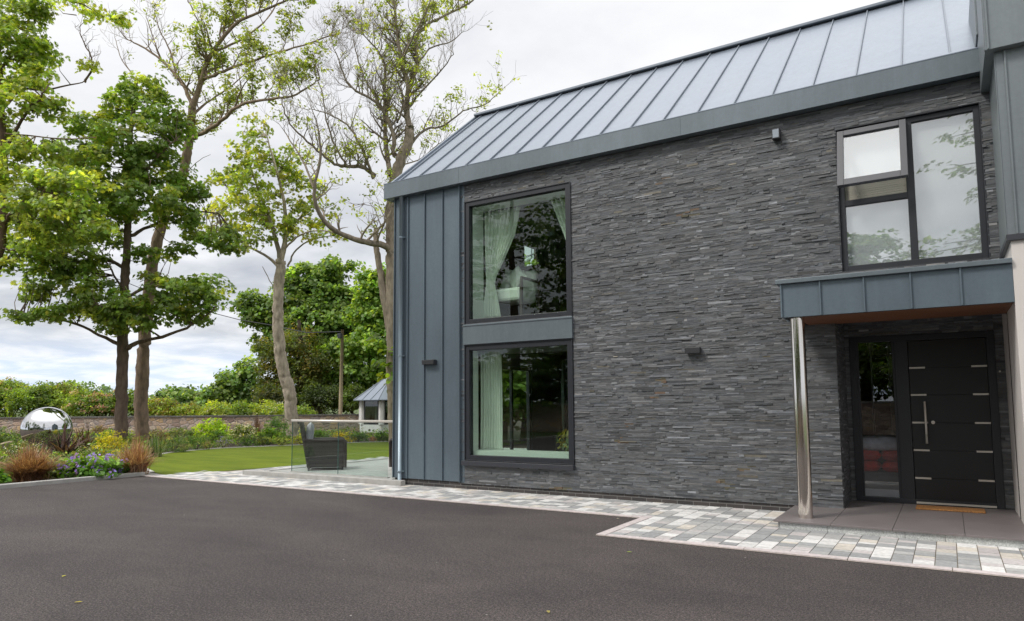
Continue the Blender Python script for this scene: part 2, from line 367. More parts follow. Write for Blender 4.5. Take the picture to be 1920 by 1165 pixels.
# pale kerb along the lawn curve
k = MB()
for i in range(len(el_) - 1):
    a, b2 = el_[i], el_[i + 1]; t = (b2 - a); t /= np.linalg.norm(t) + 1e-9; n_ = np.array([-t[1], t[0], 0]) * .09
    if i == 0: pass
    A, B = a - n_ * 0, b2 - n_ * 0; sgn = -1
    q = [A, B, B + n_ * -sgn * 0 + n_ * (1 if sgn < 0 else -1), A + n_ * (1 if sgn < 0 else -1)]
    if i < 8: continue
    q = [(x[0], x[1], .03) for x in q]; k.face(q)
    k.face([(A[0], A[1], -.01), (B[0], B[1], -.01), (B[0], B[1], .03), (A[0], A[1], .03)])
struct(k.build('lawn_kerb', simple('pale_kerb', (.50, .49, .46), .8, 0, .12, 4)))
_k = [G(262, 883), G(285, 887.5), G(307, 892)]
struct(MB().face([(-14.3, 8.18, .014), (-13.9, 8.18, .014), (_k[2][0], _k[2][1], .014), (_k[1][0], _k[1][1], .014), (_k[0][0], _k[0][1], .014), (-14.75, 8.4, .014)]).build('kerb_corner', 'concrete'))
# concrete edging on the left of the drive
k = MB(); k.box(-14.20, -14.06, -14, 8.30, -.02, .075)
struct(k.build('drive_edging', 'concrete', bevel=.012))

# paving of mixed setts
PAL = [((.60, .59, .575), .28), ((.29, .295, .295), .34), ((.37, .365, .355), .18), ((.53, .49, .43), .09), ((.46, .43, .42), .11)]
def pcol():
    u = rnd.random(); a = 0
    for c, w in PAL:
        a += w
        if u < a: break
    s = rnd.uniform(.9, 1.1); return (c[0] * s, c[1] * s, c[2] * s)
M['paver'] = attrmat('sett_paving', .75, bstr=.3, bscale=150, bdist=.002, nvar=.20, nscale=26)
pv = MB()
def paver(x0, x1, y0, y1, col=None, z=.012, g=.004):
    c = col or pcol(); j = rnd.uniform(-.0015, .0015)
    pv.box(x0 + g, x1 - g, y0 + g, y1 - g, -.02, z + j, c)
def pave_area(x0, x1, y0, y1):
    x = x0
    while x < x1 - .02:
        w = .166; xe = min(x + w, x1); y = y0 - rnd.random() * .1
        while y < y1 - .01:
            L = rnd.choice([.085, .115, .125, .165, .165, .21, .25]); ye = min(y + L, y1)
            paver(x, xe, max(y, y0), ye); y = ye
        x = xe
def border(x0, x1, y0, y1):
    al = (x1 - x0) > (y1 - y0); a, b2 = (x0, x1) if al else (y0, y1)
    while a < b2:
        e = min(a + rnd.uniform(.55, .95), b2); s = rnd.uniform(.93, 1.06); c = (.52 * s, .46 * s, .45 * s)
        if al: paver(a, e, y0, y1, c, .014)
        else: paver(x0, x1, a, e, c, .014)
        a = e
border(-14.0, -3.27, 8.19, 8.30); border(-3.27, -3.16, 6.91, 8.30); border(-3.16, 7, 6.91, 7.02)
pave_area(-13.9, -3.16, 8.30, 9.56); pave_area(-3.16, 7, 7.02, 8.35); pave_area(-3.16, -1.66, 8.35, 9.56)
# strip beside the lawn
x = 9.56
pave_area(-13.15, -11.86, 9.56, 15.0)
struct(pv.build('paving', 'paver'))
struct(MB().face([(-14.06, 8.3, .004), (-14.06, 8.18, .004), (-3.28, 8.18, .004), (-3.28, 6.9, .004), (7, 6.9, .004), (7, 9.6, .004), (-11.6, 9.6, .004), (-11.6, 15, .004), (-13.2, 15, .004), (-13.4, 10.6, .004), (-13.9, 9.0, .004)]).build('paving_joints', simple('joint_sand', (.22, .19, .15), .95, 0, .2, 20)))
# patio
pt = MB(); pt.box(-11.70, -8.40, 9.47, 18, -.02, .085); pt.box(-8.41, -8.3, 9.47, 9.53, -.02, .085)
struct(pt.build('patio', 'patio'))
ps = MB()
yy = 9.50
while yy < 17.5:
    xx = -11.66
    while xx < -8.5:
        xe = min(xx + .8, -8.46); ps.box(xx + .004, xe - .004, yy + .004, yy + .596, .06, .10); xx += .8
    yy += .6
struct(ps.build('patio_slabs', 'patio'))
pk = MB(); pk.box(-12.35, -8.10, 9.33, 9.455, -.02, .10); pk.box(-11.86, -11.71, 9.47, 17.8, -.02, .11)
struct(pk.build('patio_edging', 'concrete', bevel=.01))

# ------------------------------------------------------------------ the house
H = thing('detached_house', (-4, 9.52, 0), 'modern two storey house in dark split slate and grey zinc', 'house')
XL, XR, XC = -8.44, .61, -6.95      # gable corner, wing, end of the zinc strip
REC = (-1.16, .61, 0, 2.62)         # door recess
OP = [(-6.87, -4.845, 2.39, 4.86), (-6.87, -4.83, .42, 2.40), (-1.045, .482, 3.02, 4.86), (-1.16, .9, .0, 2.62), (-1.62, .9, 2.40, 2.80)]
RUST = [(1285, 400, 26), (1245, 340, 10), (1347, 905, 20), (1050, 914, 30), (1160, 826, 14), (1242, 712, 18), (1400, 880, 14), (1180, 800, 10), (1455, 668, 24), (1232, 742, 10), (1360, 912, 16), (1262, 590, 9)]
rp = []
for x, y, w in RUST:
    d = ray(x, y); p = d * (D / d[1]) + np.array([0, 0, CH]); rp.append((p[0], p[2], w * .0085))
def scol(u, z, rusty=True, L=.1):
    b0 = math.exp(rnd.gauss(0, .17)) * .105
    t = rnd.random()
    if t < .045: b0 *= 1.9
    elif t < .14: b0 *= 1.35
    elif t < .20: b0 *= .62
    b0 *= 1.02; c = [b0 * .97, b0 * 1.0, b0 * 1.05]
    w = rnd.gauss(0, .022); c[0] *= 1 + w; c[2] *= 1 - w
    if rusty:
        if rnd.random() < .008: c = [b0 * 1.15, b0 * 1.05, b0 * .85]
        for px, pz, r in rp:
            if abs(z - pz) < .045 and abs(u - px) < r * .6 + .03 and L < .17 and rnd.random() < .85: c = [.135 * rnd.uniform(.7, 1.1), .095, .062]
    return tuple(c)
def ledgestone(mb, u0, u1, z0, z1, holes, place, keys=()):
    """thin split courses; place(u, z, d) turns wall coordinates and outward distance into a point"""
    zs = sorted(set([z0, z1] + [k_ for k_ in keys if z0 < k_ < z1])); rows = []
    for a, b2 in zip(zs[:-1], zs[1:]):
        z = a
        while z < b2 - .002:
            hgt = rnd.choice([.014, .018, .021, .025, .03]); e = min(z + hgt, b2)
            if b2 - e < .012: e = b2
            rows.append((z, e)); z = e
    for a, b2 in rows:
        zm = (a + b2) / 2; segs = [(u0, u1)]
        for hx0, hx1, hz0, hz1 in holes:
            if hz0 < zm < hz1:
                ns = []
                for s0, s1 in segs:
                    if hx1 <= s0 or hx0 >= s1: ns.append((s0, s1)); continue
                    if s0 < hx0: ns.append((s0, hx0))
                    if hx1 < s1: ns.append((hx1, s1))
                segs = ns
        for s0, s1 in segs:
            u = s0
            while u < s1 - .004:
                L = rnd.choice([.04, .06, .09, .12, .16, .22, .30]); e = min(u + L * rnd.uniform(.8, 1.2), s1)
                if s1 - e < .03: e = s1
                d = abs(rnd.gauss(0, .0036)); g = .0004
                if rnd.random() < .05: d += .010
                c = scol((u + e) / 2, zm, L=e - u)
                dd = [max(0.0005, d + rnd.gauss(0, .0018)) for _ in range(4)]
                q = [place(u + g, a + g, dd[0]), place(e - g, a + g, dd[1]), place(e - g, b2 - g, dd[2]), place(u + g, b2 - g, dd[3])]
                w = [place(u + g, a + g, -.03), place(e - g, a + g, -.03), place(e - g, b2 - g, -.03), place(u + g, b2 - g, -.03)]
                n = len(mb.v); mb.v += q + w
                for f in ((0, 1, 2, 3), (0, 4, 5, 1), (1, 5, 6, 2), (2, 6, 7, 3), (3, 7, 4, 0)):
                    mb.f.append(tuple(n + i for i in f)); mb.c.append(c)
                u = e
sl_ = MB()
ledgestone(sl_, XC, XR, .10, 5.16, OP, lambda u, z, d: (u, D - d, z), (.42, 2.39, 2.40, 3.02, 4.86, 2.62, 2.80))
sw = sl_.build('slate_wall', 'slate', H)
part(sw, 'dark grey split slate cladding with rusty flecks')
rv = MB()
ledgestone(rv, 9.53, 10.36, .10, 2.62, [], lambda u, z, d: (-1.16 + d, u, z))
ledgestone(rv, -1.16, -1.10, .10, 2.62, [], lambda u, z, d: (u, 10.38 - d, z))
ledgestone(rv, .515, XR, .10, 2.62, [], lambda u, z, d: (u, 10.38 - d, z))
ledgestone(rv, -1.10, .515, 2.265, 2.62, [], lambda u, z, d: (u, 10.38 - d, z))
rv.build('recess_slate', 'slate', H)
# solid core of the outer wall behind the stone, with holes for the openings
core = MB()
def wall_x(mb, x0, x1, z0, z1, ya, yb, holes):
    xs = sorted(set([x0, x1] + [v for h_ in holes for v in h_[:2] if x0 < v < x1]))
    zs = sorted(set([z0, z1] + [v for h_ in holes for v in h_[2:] if z0 < v < z1]))
    for a, b2 in zip(xs[:-1], xs[1:]):
        for c, d in zip(zs[:-1], zs[1:]):
            mx, mz = (a + b2) / 2, (c + d) / 2
            if any(h_[0] < mx < h_[1] and h_[2] < mz < h_[3] for h_ in holes): continue
            mb.box(a, b2, ya, yb, c, d)
OPC = [(-6.85, -4.855, 2.74, 4.85), (-6.85, -4.855, .46, 2.39), (-1.04, .475, 3.03, 4.85), (-1.19, XR, 0, 2.64)]
wall_x(core, XL + .02, .9, .0, 5.4, D + .022, D + .15, OPC)
core.box(-1.21, -1.185, D + .15, 10.42, 0, 2.64); core.box(-1.185, XR, 9.6, 10.42, 2.63, 2.66)
wall_x(core, -1.21, .9, 0, 2.63, 10.40, 10.44, [(-1.10, .515, .08, 2.265)])
core.build('wall_core', 'dark_gap', H)
pb = MB(); pb.box(XL + .03, -1.16, D + .014, D + .021, -.02, .125); pb.build('brick_plinth', 'brick', H)
# zinc strip with standing seams left of the slate
zc = MB(); zc.box(XL, XC, D - .012, D + .02, .125, 5.17)
for x in (XL + .01, -8.11, -7.73, -7.33): zc.box(x - .008, x + .008, D - .040, D - .013, .125, 5.168)
zc.box(XC - .012, XC + .0, D - .055, D - .013, .115, 5.168)
zc.box(XC + .001, XC + .07, D - .006, D + .02, .115, 5.167)
part(zc.build('zinc_strip', 'zinc_wall', H, bevel=.003), 'blue grey zinc panels with upright seams beside the tall windows')
gz = MB()     # gable wall, with openings looking to the garden
def wall_y(mb, xa, xb, y0, y1, z0, z1, holes):
    ys = sorted(set([y0, y1] + [v for h_ in holes for v in h_[:2] if y0 < v < y1])); zs = sorted(set([z0, z1] + [v for h_ in holes for v in h_[2:] if z0 < v < z1]))
    for a, b2 in zip(ys[:-1], ys[1:]):
        for c, d in zip(zs[:-1], zs[1:]):
            my, mz = (a + b2) / 2, (c + d) / 2
            if any(h_[0] < my < h_[1] and h_[2] < mz < h_[3] for h_ in holes): continue
            mb.box(xa, xb, a, b2, c, d)
GH = [(13.9, 15.3, 3.0, 5.25), (12.6, 14.2, .25, 2.25)]
wall_y(gz, XL, XL + .13, D + .021, 15.9, .12, 5.3, GH)
gz.face([(XL + .06, D + .1, 5.3), (XL + .06, 15.8, 5.3), (XL + .06, 12.45, 7.75)])
for y in np.arange(10, 15.8, .45):
    for (a, b2) in ((.13, .25), (2.3, 2.9), (4.95, 5.28)): gz.box(XL - .025, XL - .001, y - .008, y + .008, a, b2)
gz.build('gable_wall', 'zinc_wall', H)
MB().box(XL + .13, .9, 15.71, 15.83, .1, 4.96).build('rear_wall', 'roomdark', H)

# eaves fascia, gutter, roof
FB, FT = 5.17, 5.445; FY = 9.385; RX0, RX1 = -8.60, .555
fa = MB(); fa.box(RX0, RX1, FY, FY + .03, FB, FT); fa.box(RX0, RX0 + .03, FY + .031, FY + .30, FB, FT)
fa.box(RX0 + .031, RX1, FY + .031, D + .02, FB + .002, FB + .02)
fa.box(-6.91, -6.906, FY - .003, FY + .0, FB, FT); fa.box(-5.02 + 2, -5.016 + 2, FY - .003, FY, FB, FT)
part(fa.build('fascia', 'zinc_fascia', H, bevel=.004), 'deep grey zinc eaves fascia')
ft = MB(); ft.box(RX0 + .002, RX1, FY - .004, FY + .055, FT + .001, FT + .012); ft.build('fascia_cap', 'zinc_roof', H)
gt = MB(); gt.box(RX0 + .04, RX1, FY + .056, FY + .17, FT - .10, FT - .06); gt.build('gutter', 'dark_gap', H)
ry0, rz0, ry1, rz1 = FY + .15, FT + .02, 12.36, 7.785
SL = math.atan2(rz1 - rz0, ry1 - ry0); LR = math.hypot(rz1 - rz0, ry1 - ry0)
TR = Matrix.Translation(Vector((0, ry0, rz0))) @ Matrix.Rotation(SL, 4, 'X')
rf = MB(); rf.box(RX0, 6, 0, LR, -.05, 0, T=TR)
xs = -8.47
sx = [-8.42]; x = -7.96 + .0
while x < 6: sx.append(x); x += .512
rf.box(RX0 - .004, RX0 + .05, -.17, LR, .001, .035, T=TR)
TR2 = Matrix.Translation(Vector((0, ry1, rz1))) @ Matrix.Rotation(-SL, 4, 'X')
rf.box(RX0, 6, 0, LR * 1.24, -.05, 0, T=TR2)
ro = rf.build('roof', 'zinc_roof', H, bevel=.002); part(ro, 'pale grey standing seam zinc roof')
for x in sx: sm = MB(); sm.box(x - .008, x + .008, 0.0, LR, .001, .027, T=TR); sm.build('standing_seam', 'seam', ro, bevel=.002)
rc = MB(); rc.box(RX0 - .003, 6, ry1 - .10, ry1 + .10, rz1 - .01, rz1 + .045); rc.build('ridge_cap', 'seam', ro, bevel=.01)
ef = MB(); ef.box(.14, .55, -.03, .075, .037, .045, T=TR); ef.build('eaves_flashing', 'zinc_roof', ro)
dk = MB(); dk.box(RX0 + .05, RX1, -.02, .012, -.055, .0015, T=TR); dk.build('eaves_edge', 'dark_gap', ro)

# downpipe
dp = MB(); dp.tube([(-8.235, 9.455, 5.2), (-8.235, 9.455, -.0)], .036, 16)
dpo = dp.build('downpipe', 'pipe', H, smooth=True)
for z in (4.42, 2.28, .245):
    cl_ = MB(); cl_.lathe([(.037, -.012), (.045, -.012), (.045, .012), (.037, .012)], 16, (-8.235, 9.455, z)); cl_.box(-8.235, -8.175, 9.48, 9.51, z - .012, z + .012)
    cl_.build('pipe_clip', 'pipe', dpo, smooth=False)

# windows ---------------------------------------------------------------
def frame_box(mb, x0, x1, z0, z1, y0, y1, w, wb=None):
    wb = wb or w
    mb.box(x0, x0 + w, y0, y1, z0, z1); mb.box(x1 - w, x1, y0, y1, z0, z1)
    mb.box(x0 + w, x1 - w, y0 + .0005, y1, z0, z0 + wb); mb.box(x0 + w, x1 - w, y0 + .0005, y1, z1 - w, z1)
def big_window(x0, x1, z0, z1, label):
    f = MB(); frame_box(f, x0, x1, z0, z1, D - .012, D + .10, .075, .085)
    frame_box(f, x0 - .022, x1 + .022, z0 - .0, z1 + .018, D - .026, D - .0125, .02, .012)
    w = f.build('window', 'frame', H, bevel=.003); part(w, label)
    gl = MB(); gl.box(x0 + .07, x1 - .07, D + .04, D + .044, z0 + .08, z1 - .07); gl.build('pane', 'glass', w)
    for t in (.1, .5, .9):
        st = MB(); xx = x0 + (x1 - x0) * t; st.box(xx - .02, xx + .02, D - .016, D - .0125, z0 + .028, z0 + .036); st.build('drain_cap', 'dark_gap', w)
    return w
w1 = big_window(-6.85, -4.855, 2.745, 4.85, 'tall upper picture window with cream curtains')
w2 = big_window(-6.85, -4.855, .485, 2.385, 'ground floor picture window with sheer curtain')
sp_ = MB(); sp_.box(-6.88, -4.825, D - .045, D + .02, 2.405, 2.742); sp_.box(-6.875, -4.82, D - .055, D - .046, 2.715, 2.7425)
part(sp_.build('spandrel_panel', 'zinc_fascia', H, bevel=.003), 'blue grey zinc panel between the two picture windows')
sb = MB(); sb.box(-6.90, -4.825, D - .075, D + .02, .405, .48); sb.build('window_sill', 'sill', H, bevel=.004)
# upper right window: fixed light on the right, tilted top-hung light on the left
f = MB(); X0, X1, Z0, Z1 = -1.04, .475, 3.03, 4.85; YA, YB = D + .035, D + .12
frame_box(f, X0, X1, Z0, Z1, YA, YB, .06, .07)
f.box(-.292, -.212, YA + .001, YB, Z0 + .07, Z1 - .06); f.box(X0 + .06, -.292, YA + .002, YB, 3.865, 3.935)
frame_box(f, X0 - .02, X1 + .02, Z0 - .01, Z1 + .02, D - .004, D + .034, .02, .01)
w3 = f.build('window', 'frame', H, bevel=.003); part(w3, 'upper right window with its small top left light propped open')
gl = MB(); gl.box(-.215, X1 - .055, D + .07, D + .074, Z0 + .065, Z1 - .055); gl.box(X0 + .055, -.289, D + .07, D + .074, Z0 + .065, 3.868); gl.build('pane', 'glass_refl', w3)
ANG = math.radians(17); TS = Matrix.Translation(Vector((0, D - .002, 4.815))) @ Matrix.Rotation(-ANG, 4, 'X')
sh = MB(); hs = .80
for (a, b2, c, d) in ((X0 + .01, X0 + .085, -hs, 0), (-.34, -.265, -hs, 0), (X0 + .0855, -.3405, -hs, -hs + .085), (X0 + .0855, -.3405, -.075, 0)):
    sh.box(a, b2, -.03, .03, c, d, T=TS)
so_ = sh.build('open_light', 'sash', w3, bevel=.004)
part(so_, 'grey framed top hung light tilted outwards')
g_ = MB(); g_.box(X0 + .08, -.335, -.002, .002, -hs + .08, -.07, T=TS); g_.build('open_pane', 'glass_refl', w3)
bl = MB(); bl.box(-.21, X1 - .04, D + .125, D + .13, Z0 + .02, Z1 - .02); bl.box(X0 + .04, -.296, D + .125, D + .13, Z0 + .02, 3.87); bl.box(X0 + .04, -.296, D + .125, D + .13, 4.17, Z1 - .02)
part(bl.build('roller_blind', 'blind', w3), 'white blind drawn behind the glass')
bl = MB()
for i in range(9): z = 3.93 + i * .027; bl.box(X0 + .05, -.30, D + .10, D + .112, z, z + .024)
part(bl.build('pleated_blind', 'blindcream', w3), 'cream pleated blind behind the open light')

# entrance ----------------------------------------------------------------
YD = 10.36
f = MB(); frame_box(f, -1.10, .515, .10, 2.265, YD, YD + .08, .075, .06)
f.box(-.57, -.42, YD + .001, YD + .08, .16, 2.19); f.box(-1.025, -.995, YD + .012, YD + .07, .16, 2.19); f.box(-.60, -.57, YD + .012, YD + .07, .16, 2.19)
f.box(.43, .45, YD + .002, YD + .08, .16, 2.19)
ef_ = f.build('door_frame', 'frame', H, bevel=.003)
g_ = MB(); g_.box(-1.0, -.595, YD + .03, YD + .034, .155, 2.195); part(g_.build('side_panel_glass', 'glass_dark', ef_), 'narrow dark glass panel beside the front door')
g_ = MB(); g_.box(-1.0, -.60, YD + .05, YD + .06, .165, .26); g_.build('threshold_board', simple('pale_board', (.45, .42, .47), .6), ef_)
dr = MB()
zb = [.145, .43, .782, 1.132, 1.485, 1.833, 2.185]
for a, b2 in zip(zb[:-1], zb[1:]): dr.box(-.415, .428, YD + .018, YD + .075, a + .004, b2 - .004)
dr.box(-.412, .425, YD + .026, YD + .07, .146, 2.18)
do = dr.build('front_door', 'door', H, bevel=.003); part(do, 'black panelled front door with steel inlay strips')
for z in zb[1:-1]:
    for (a, b2) in ((-.41, -.235), (.262, .426)):
        i_ = MB(); i_.box(a, b2, YD + .010, YD + .0175, z - .011, z + .011); i_.build('inlay_strip', 'steel', do)
i_ = MB(); i_.box(-.41, .43, YD - .02, YD + .012, .112, .135); i_.build('threshold', 'steel', do)
hd = MB(); hd.tube([(-.258, YD - .05, 1.40), (-.258, YD - .05, .87)], .014, 12); hd.tube([(-.258, YD - .05, 1.28), (-.258, YD + .02, 1.28)], .009, 8); hd.tube([(-.258, YD - .05, .99), (-.258, YD + .02, .99)], .009, 8)
part(hd.build('handle', 'steel', do, smooth=True), 'long upright steel pull bar')
lk = MB(); lk.lathe([(0.001, 0), (.022, 0), (.022, .008), (.001, .012)], 16); lk.v = [(p[0] - .18, YD + .012 - p[2], p[1] + 1.135) for p in lk.v]; lk.build('lock', 'steel', do)
bb = MB(); bb.lathe([(0.001, 0), (.012, 0), (.012, .006), (.001, .01)], 16); bb.v = [(p[0] + .55, 10.355 - p[2], p[1] + 1.76) for p in bb.v]; bb.build('doorbell', 'steel', H)

# canopy --------------------------------------------------------------------
CYF = 8.45; CX0 = -1.59; CZ0, CZ1 = 2.377, 2.815
c_ = MB(); c_.box(CX0, XR - .002, CYF, CYF + .02, CZ0, CZ1 - .05); c_.box(CX0, CX0 + .02, CYF + .021, D - .01, CZ0, CZ1 - .05)
c_.box(CX0 + .001, XR - .002, CYF + .03, D - .01, CZ1 - .048, CZ1 - .03)
ca = c_.build('door_canopy', 'zinc_wall', H, bevel=.003); part(ca, 'flat zinc canopy over the entrance')
for x in (CX0 + .008, -1.165, -.722, -.278, .170): s_ = MB(); s_.box(x - .008, x + .008, CYF - .026, CYF - .001, CZ0 + .001, CZ1 - .05); s_.build('standing_seam', 'zinc_wall', ca, bevel=.002)
for y in (8.9, 9.35): s_ = MB(); s_.box(CX0 - .025, CX0 - .001, y - .008, y + .008, CZ0 + .001, CZ1 - .05); s_.build('standing_seam', 'zinc_wall', ca, bevel=.002)
s_ = MB(); s_.box(CX0 - .045, XR - .002, CYF - .045, D - .01, CZ1 - .049, CZ1); s_.build('canopy_flashing', 'zinc_fascia', ca, bevel=.004)
s_ = MB()
y = CYF + .06
while y < D: s_.box(CX0 + .12, XR - .003, y, y + .086, CZ0 + .008, CZ0 + .024); y += .092
part(s_.build('soffit', 'wood', ca, bevel=.003), 'warm brown timber boarded underside')
s_ = MB(); s_.box(CX0 + .021, XR - .003, CYF + .021, CYF + .058, CZ0 + .001, CZ0 + .02); s_.box(CX0 + .021, CX0 + .118, CYF + .0585, D, CZ0 + .002, CZ0 + .02); s_.build('soffit_edge', 'dark_gap', ca)
cc = MB(); cc.lathe([(.078, .10), (.078, CZ0 + .02)], 40, (-1.44, 8.575, 0)); part(cc.build('canopy_column', 'steel_col', H, smooth=True), 'polished steel post under the canopy corner')
# step
st = MB(); st.box(-1.68, XR + .4, 8.272, 10.36, -.02, .078)
for i in range(8):
    pass
sto = st.build('entrance_step', 'granite', H); part(sto, 'low step with grey granite risers and mauve grey tiles')
t_ = MB(); tx = [-1.725, -1.14, -.555, .07, XR + .6]; ty = [8.235, 8.84, 9.45, 10.06, 10.36]
for a, b2 in zip(tx[:-1], tx[1:]):
    for c, d in zip([8.235, 9.135], [9.132, 10.36]): t_.box(a + .002, b2 - .002, c, d, .079, .10)
t_.build('step_tiles', 'step_tile', sto, bevel=.002)
t_ = MB()
for a, b2 in ((-1.66, -1.18), (-1.174, -.45), (-.444, -.10), (-.094, 1.0)): t_.box(a, b2, 8.262, 8.2712, .0, .077)
t_.build('riser_stones', simple('riser_granite', (.46, .47, .46), .8, 0, .35, 90), sto)

# cross wing -----------------------------------------------------------------
WY = 8.45
w_ = MB(); w_.box(XR, 6, WY, 12, .0, 2.99); part(w_.build('rendered_wall', 'render', H), 'pale rendered lower wall of the cross wing')
w_ = MB(); w_.box(.575, 6, WY - .03, 9.9, 2.991, 3.055); w_.build('wing_trim', 'sill', H, bevel=.004)
w_ = MB(); w_.box(.585, 6, WY, 12, 3.056, 4.96)
for x in (.665, 1.10, 1.55): w_.box(x - .008, x + .008, WY - .026, WY - .001, 3.056, 4.955)
w_.box(.577, .5845, WY - .006, WY + .05, 3.056, 4.955)
w_.build('wing_cladding', 'zinc_wing', H, bevel=.003)
w_ = MB(); w_.box(.50, 6, WY - .10, 12, 4.961, 6.4); w_.box(.495, .4995, WY - .10, WY - .06, 4.961, 6.4); w_.box(.52, .535, WY - .125, WY - .101, 4.961, 6.4)
w_.box(.482, .4998, 9.25, 12, 5.55, 6.4)
part(w_.build('wing_eaves_band', 'zinc_wing', H, bevel=.003), 'deep zinc band at the top of the cross wing')

# wall lights
def wall_light(x0, x1, z0, z1, dep, lab, face='lampblk', y0=D - .016):
    m_ = MB(); m_.box(x0, x1, y0 - dep, y0, z0, z1); o = m_.build('wall_light', 'lampblk', H, bevel=.004); part(o, lab)
    if face != 'lampblk': q = MB(); q.box(x0 + .012, x1 - .012, y0 - dep - .004, y0 - dep - .0005, z0 + .012, z1 - .012); q.build('lamp_face', face, o)
wall_light(-1.80, -1.70, 4.865, 5.0, .10, 'small square wall light high up beside the upper window', 'lampface')
wall_light(-3.06, -2.85, 2.085, 2.165, .09, 'slim dark wall light in the middle of the slate')
wall_light(-7.72, -7.46, 2.10, 2.18, .09, 'slim brown black wall light on the zinc strip')

# rooms behind the glass ------------------------------------------------------
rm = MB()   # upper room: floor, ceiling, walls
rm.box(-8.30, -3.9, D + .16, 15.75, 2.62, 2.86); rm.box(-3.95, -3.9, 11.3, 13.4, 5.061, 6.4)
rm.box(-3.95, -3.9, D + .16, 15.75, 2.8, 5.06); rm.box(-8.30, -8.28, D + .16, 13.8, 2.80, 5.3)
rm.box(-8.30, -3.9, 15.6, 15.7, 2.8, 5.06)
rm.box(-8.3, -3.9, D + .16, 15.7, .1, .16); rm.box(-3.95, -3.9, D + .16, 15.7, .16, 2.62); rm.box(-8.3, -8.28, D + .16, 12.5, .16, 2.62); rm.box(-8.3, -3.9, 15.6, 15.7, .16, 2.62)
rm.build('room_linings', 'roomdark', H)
rv2 = MB()
rv2.box(-6.87, -6.775, D + .101, D + .42, 2.80, 4.80); rv2.box(-6.87, -4.84, D + .101, D + .42, 4.775, 4.90)
rv2.box(-4.935, -4.84, D + .101, D + .30, 2.80, 4.77)
rv2.box(-6.87, -6.775, D + .101, D + .25, .56, 2.31)
rv2.box(-6.87, -4.84, D + .101, D + .55, .50, .64)
rv2.build('window_reveals', 'roomwhite', H)
rv2 = MB(); rv2.box(-8.28, -3.96, D + .30, 12.3, 2.45, 2.615); rv2.box(-6.3, -4.0, 12.31, 15.5, 2.5, 2.615); rv2.build('lower_ceiling', 'room', H)
# glazed garden openings in the gable
for (y0, y1, z0, z1) in GH:
    f = MB(); f.box(XL + .02, XL + .10, y0, y0 + .07, z0, z1); f.box(XL + .02, XL + .10, y1 - .07, y1, z0, z1); f.box(XL + .02, XL + .10, y0 + .07, y1 - .07, z0, z0 + .07); f.box(XL + .02, XL + .10, y0 + .07, y1 - .07, z1 - .07, z1)
    if z0 < 1: f.box(XL + .03, XL + .09, (y0 + y1) / 2 - .03, (y0 + y1) / 2 + .03, z0, z1)
    o = f.build('garden_window', 'frame', H); q = MB(); q.box(XL + .06, XL + .062, y0 + .05, y1 - .05, z0 + .05, z1 - .05); q.build('pane', 'glass_plain', o)
# hall behind the entrance
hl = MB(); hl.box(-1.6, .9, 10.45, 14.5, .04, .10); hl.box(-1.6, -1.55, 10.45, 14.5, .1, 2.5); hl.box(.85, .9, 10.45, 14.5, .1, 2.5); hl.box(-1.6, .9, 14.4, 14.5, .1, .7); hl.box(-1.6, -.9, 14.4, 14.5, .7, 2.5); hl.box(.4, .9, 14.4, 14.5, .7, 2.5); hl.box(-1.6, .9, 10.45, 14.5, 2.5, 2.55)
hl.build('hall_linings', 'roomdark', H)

# curtains ---------------------------------------------------------------------
def curtain(name, path, mat, label, cat, group=None, folds=9, amp=.035, nz=26, nu=90):
    """path: rows (z, xa, ya, xb, yb) from top to bottom; folds run down the cloth"""
    mb = MB(); rows = []
    zs = np.linspace(path[0][0], path[-1][0], nz); arr = np.array(path)[::-1]
    for i, z in enumerate(zs):
        q = [np.interp(z, arr[:, 0], arr[:, j]) for j in range(1, 5)]
        a = np.array([q[0], q[1]]); b2 = np.array([q[2], q[3]]); t = b2 - a; L = np.linalg.norm(t); t = t / L; n_ = np.array([t[1], -t[0]])
        am = min(amp, L * .09)
        for k_ in range(nu + 1):
            u = k_ / nu; o = am * math.sin(u * folds * 2 * PI + .5 * math.sin(z * 3)) * (1 + .3 * math.sin(u * 13 + z))
            p = a + t * L * u + n_ * o; mb.v.append((p[0], p[1], z))
    for i in range(nz - 1):
        for k_ in range(nu):
            a = i * (nu + 1) + k_; mb.f.append((a, a + 1, a + nu + 2, a + nu + 1)); mb.c.append((1, 1, 1))
    o = mb.build(name, mat, smooth=True); s = o.modifiers.new('thickness', 'SOLIDIFY'); s.thickness = .004
    return tag(o, label, cat, group)
curtain('curtain', [(4.77, -6.76, 9.98, -6.02, 9.98), (4.3, -6.76, 9.98, -6.14, 9.98), (3.62, -6.74, 9.98, -6.53, 9.98), (3.50, -6.74, 9.98, -6.57, 9.98), (3.2, -6.78, 9.98, -6.50, 9.98), (2.87, -6.80, 9.98, -6.44, 9.98)], 'curtain', 'long cream curtain tied back at the left of the upper picture window', 'curtain')
curtain('curtain', [(4.77, -5.42, 9.95, -4.90, 9.95), (4.2, -5.20, 9.95, -4.86, 9.95), (3.6, -5.0, 9.95, -4.84, 9.95), (2.87, -5.0, 9.95, -4.84, 9.95)], 'curtain', 'cream curtain edge at the top right of the upper picture window', 'curtain', folds=6)
curtain('curtain', [(5.5, -8.2, 13.95, -8.15, 15.5), (4.6, -8.2, 14.5, -8.15, 15.5), (3.6, -8.2, 15.1, -8.15, 15.5), (2.87, -8.2, 15.25, -8.15, 15.5)], 'curtain_d', 'green grey curtain pulled diagonally across the garden side of the upper room', 'curtain', folds=7, amp=.05)
curtain('curtain', [(2.31, -6.86, 9.98, -6.44, 9.98), (.62, -6.86, 9.98, -6.42, 9.98)], 'curtain', 'sheer white curtain hanging at the left of the lower picture window', 'curtain', folds=8, amp=.022)
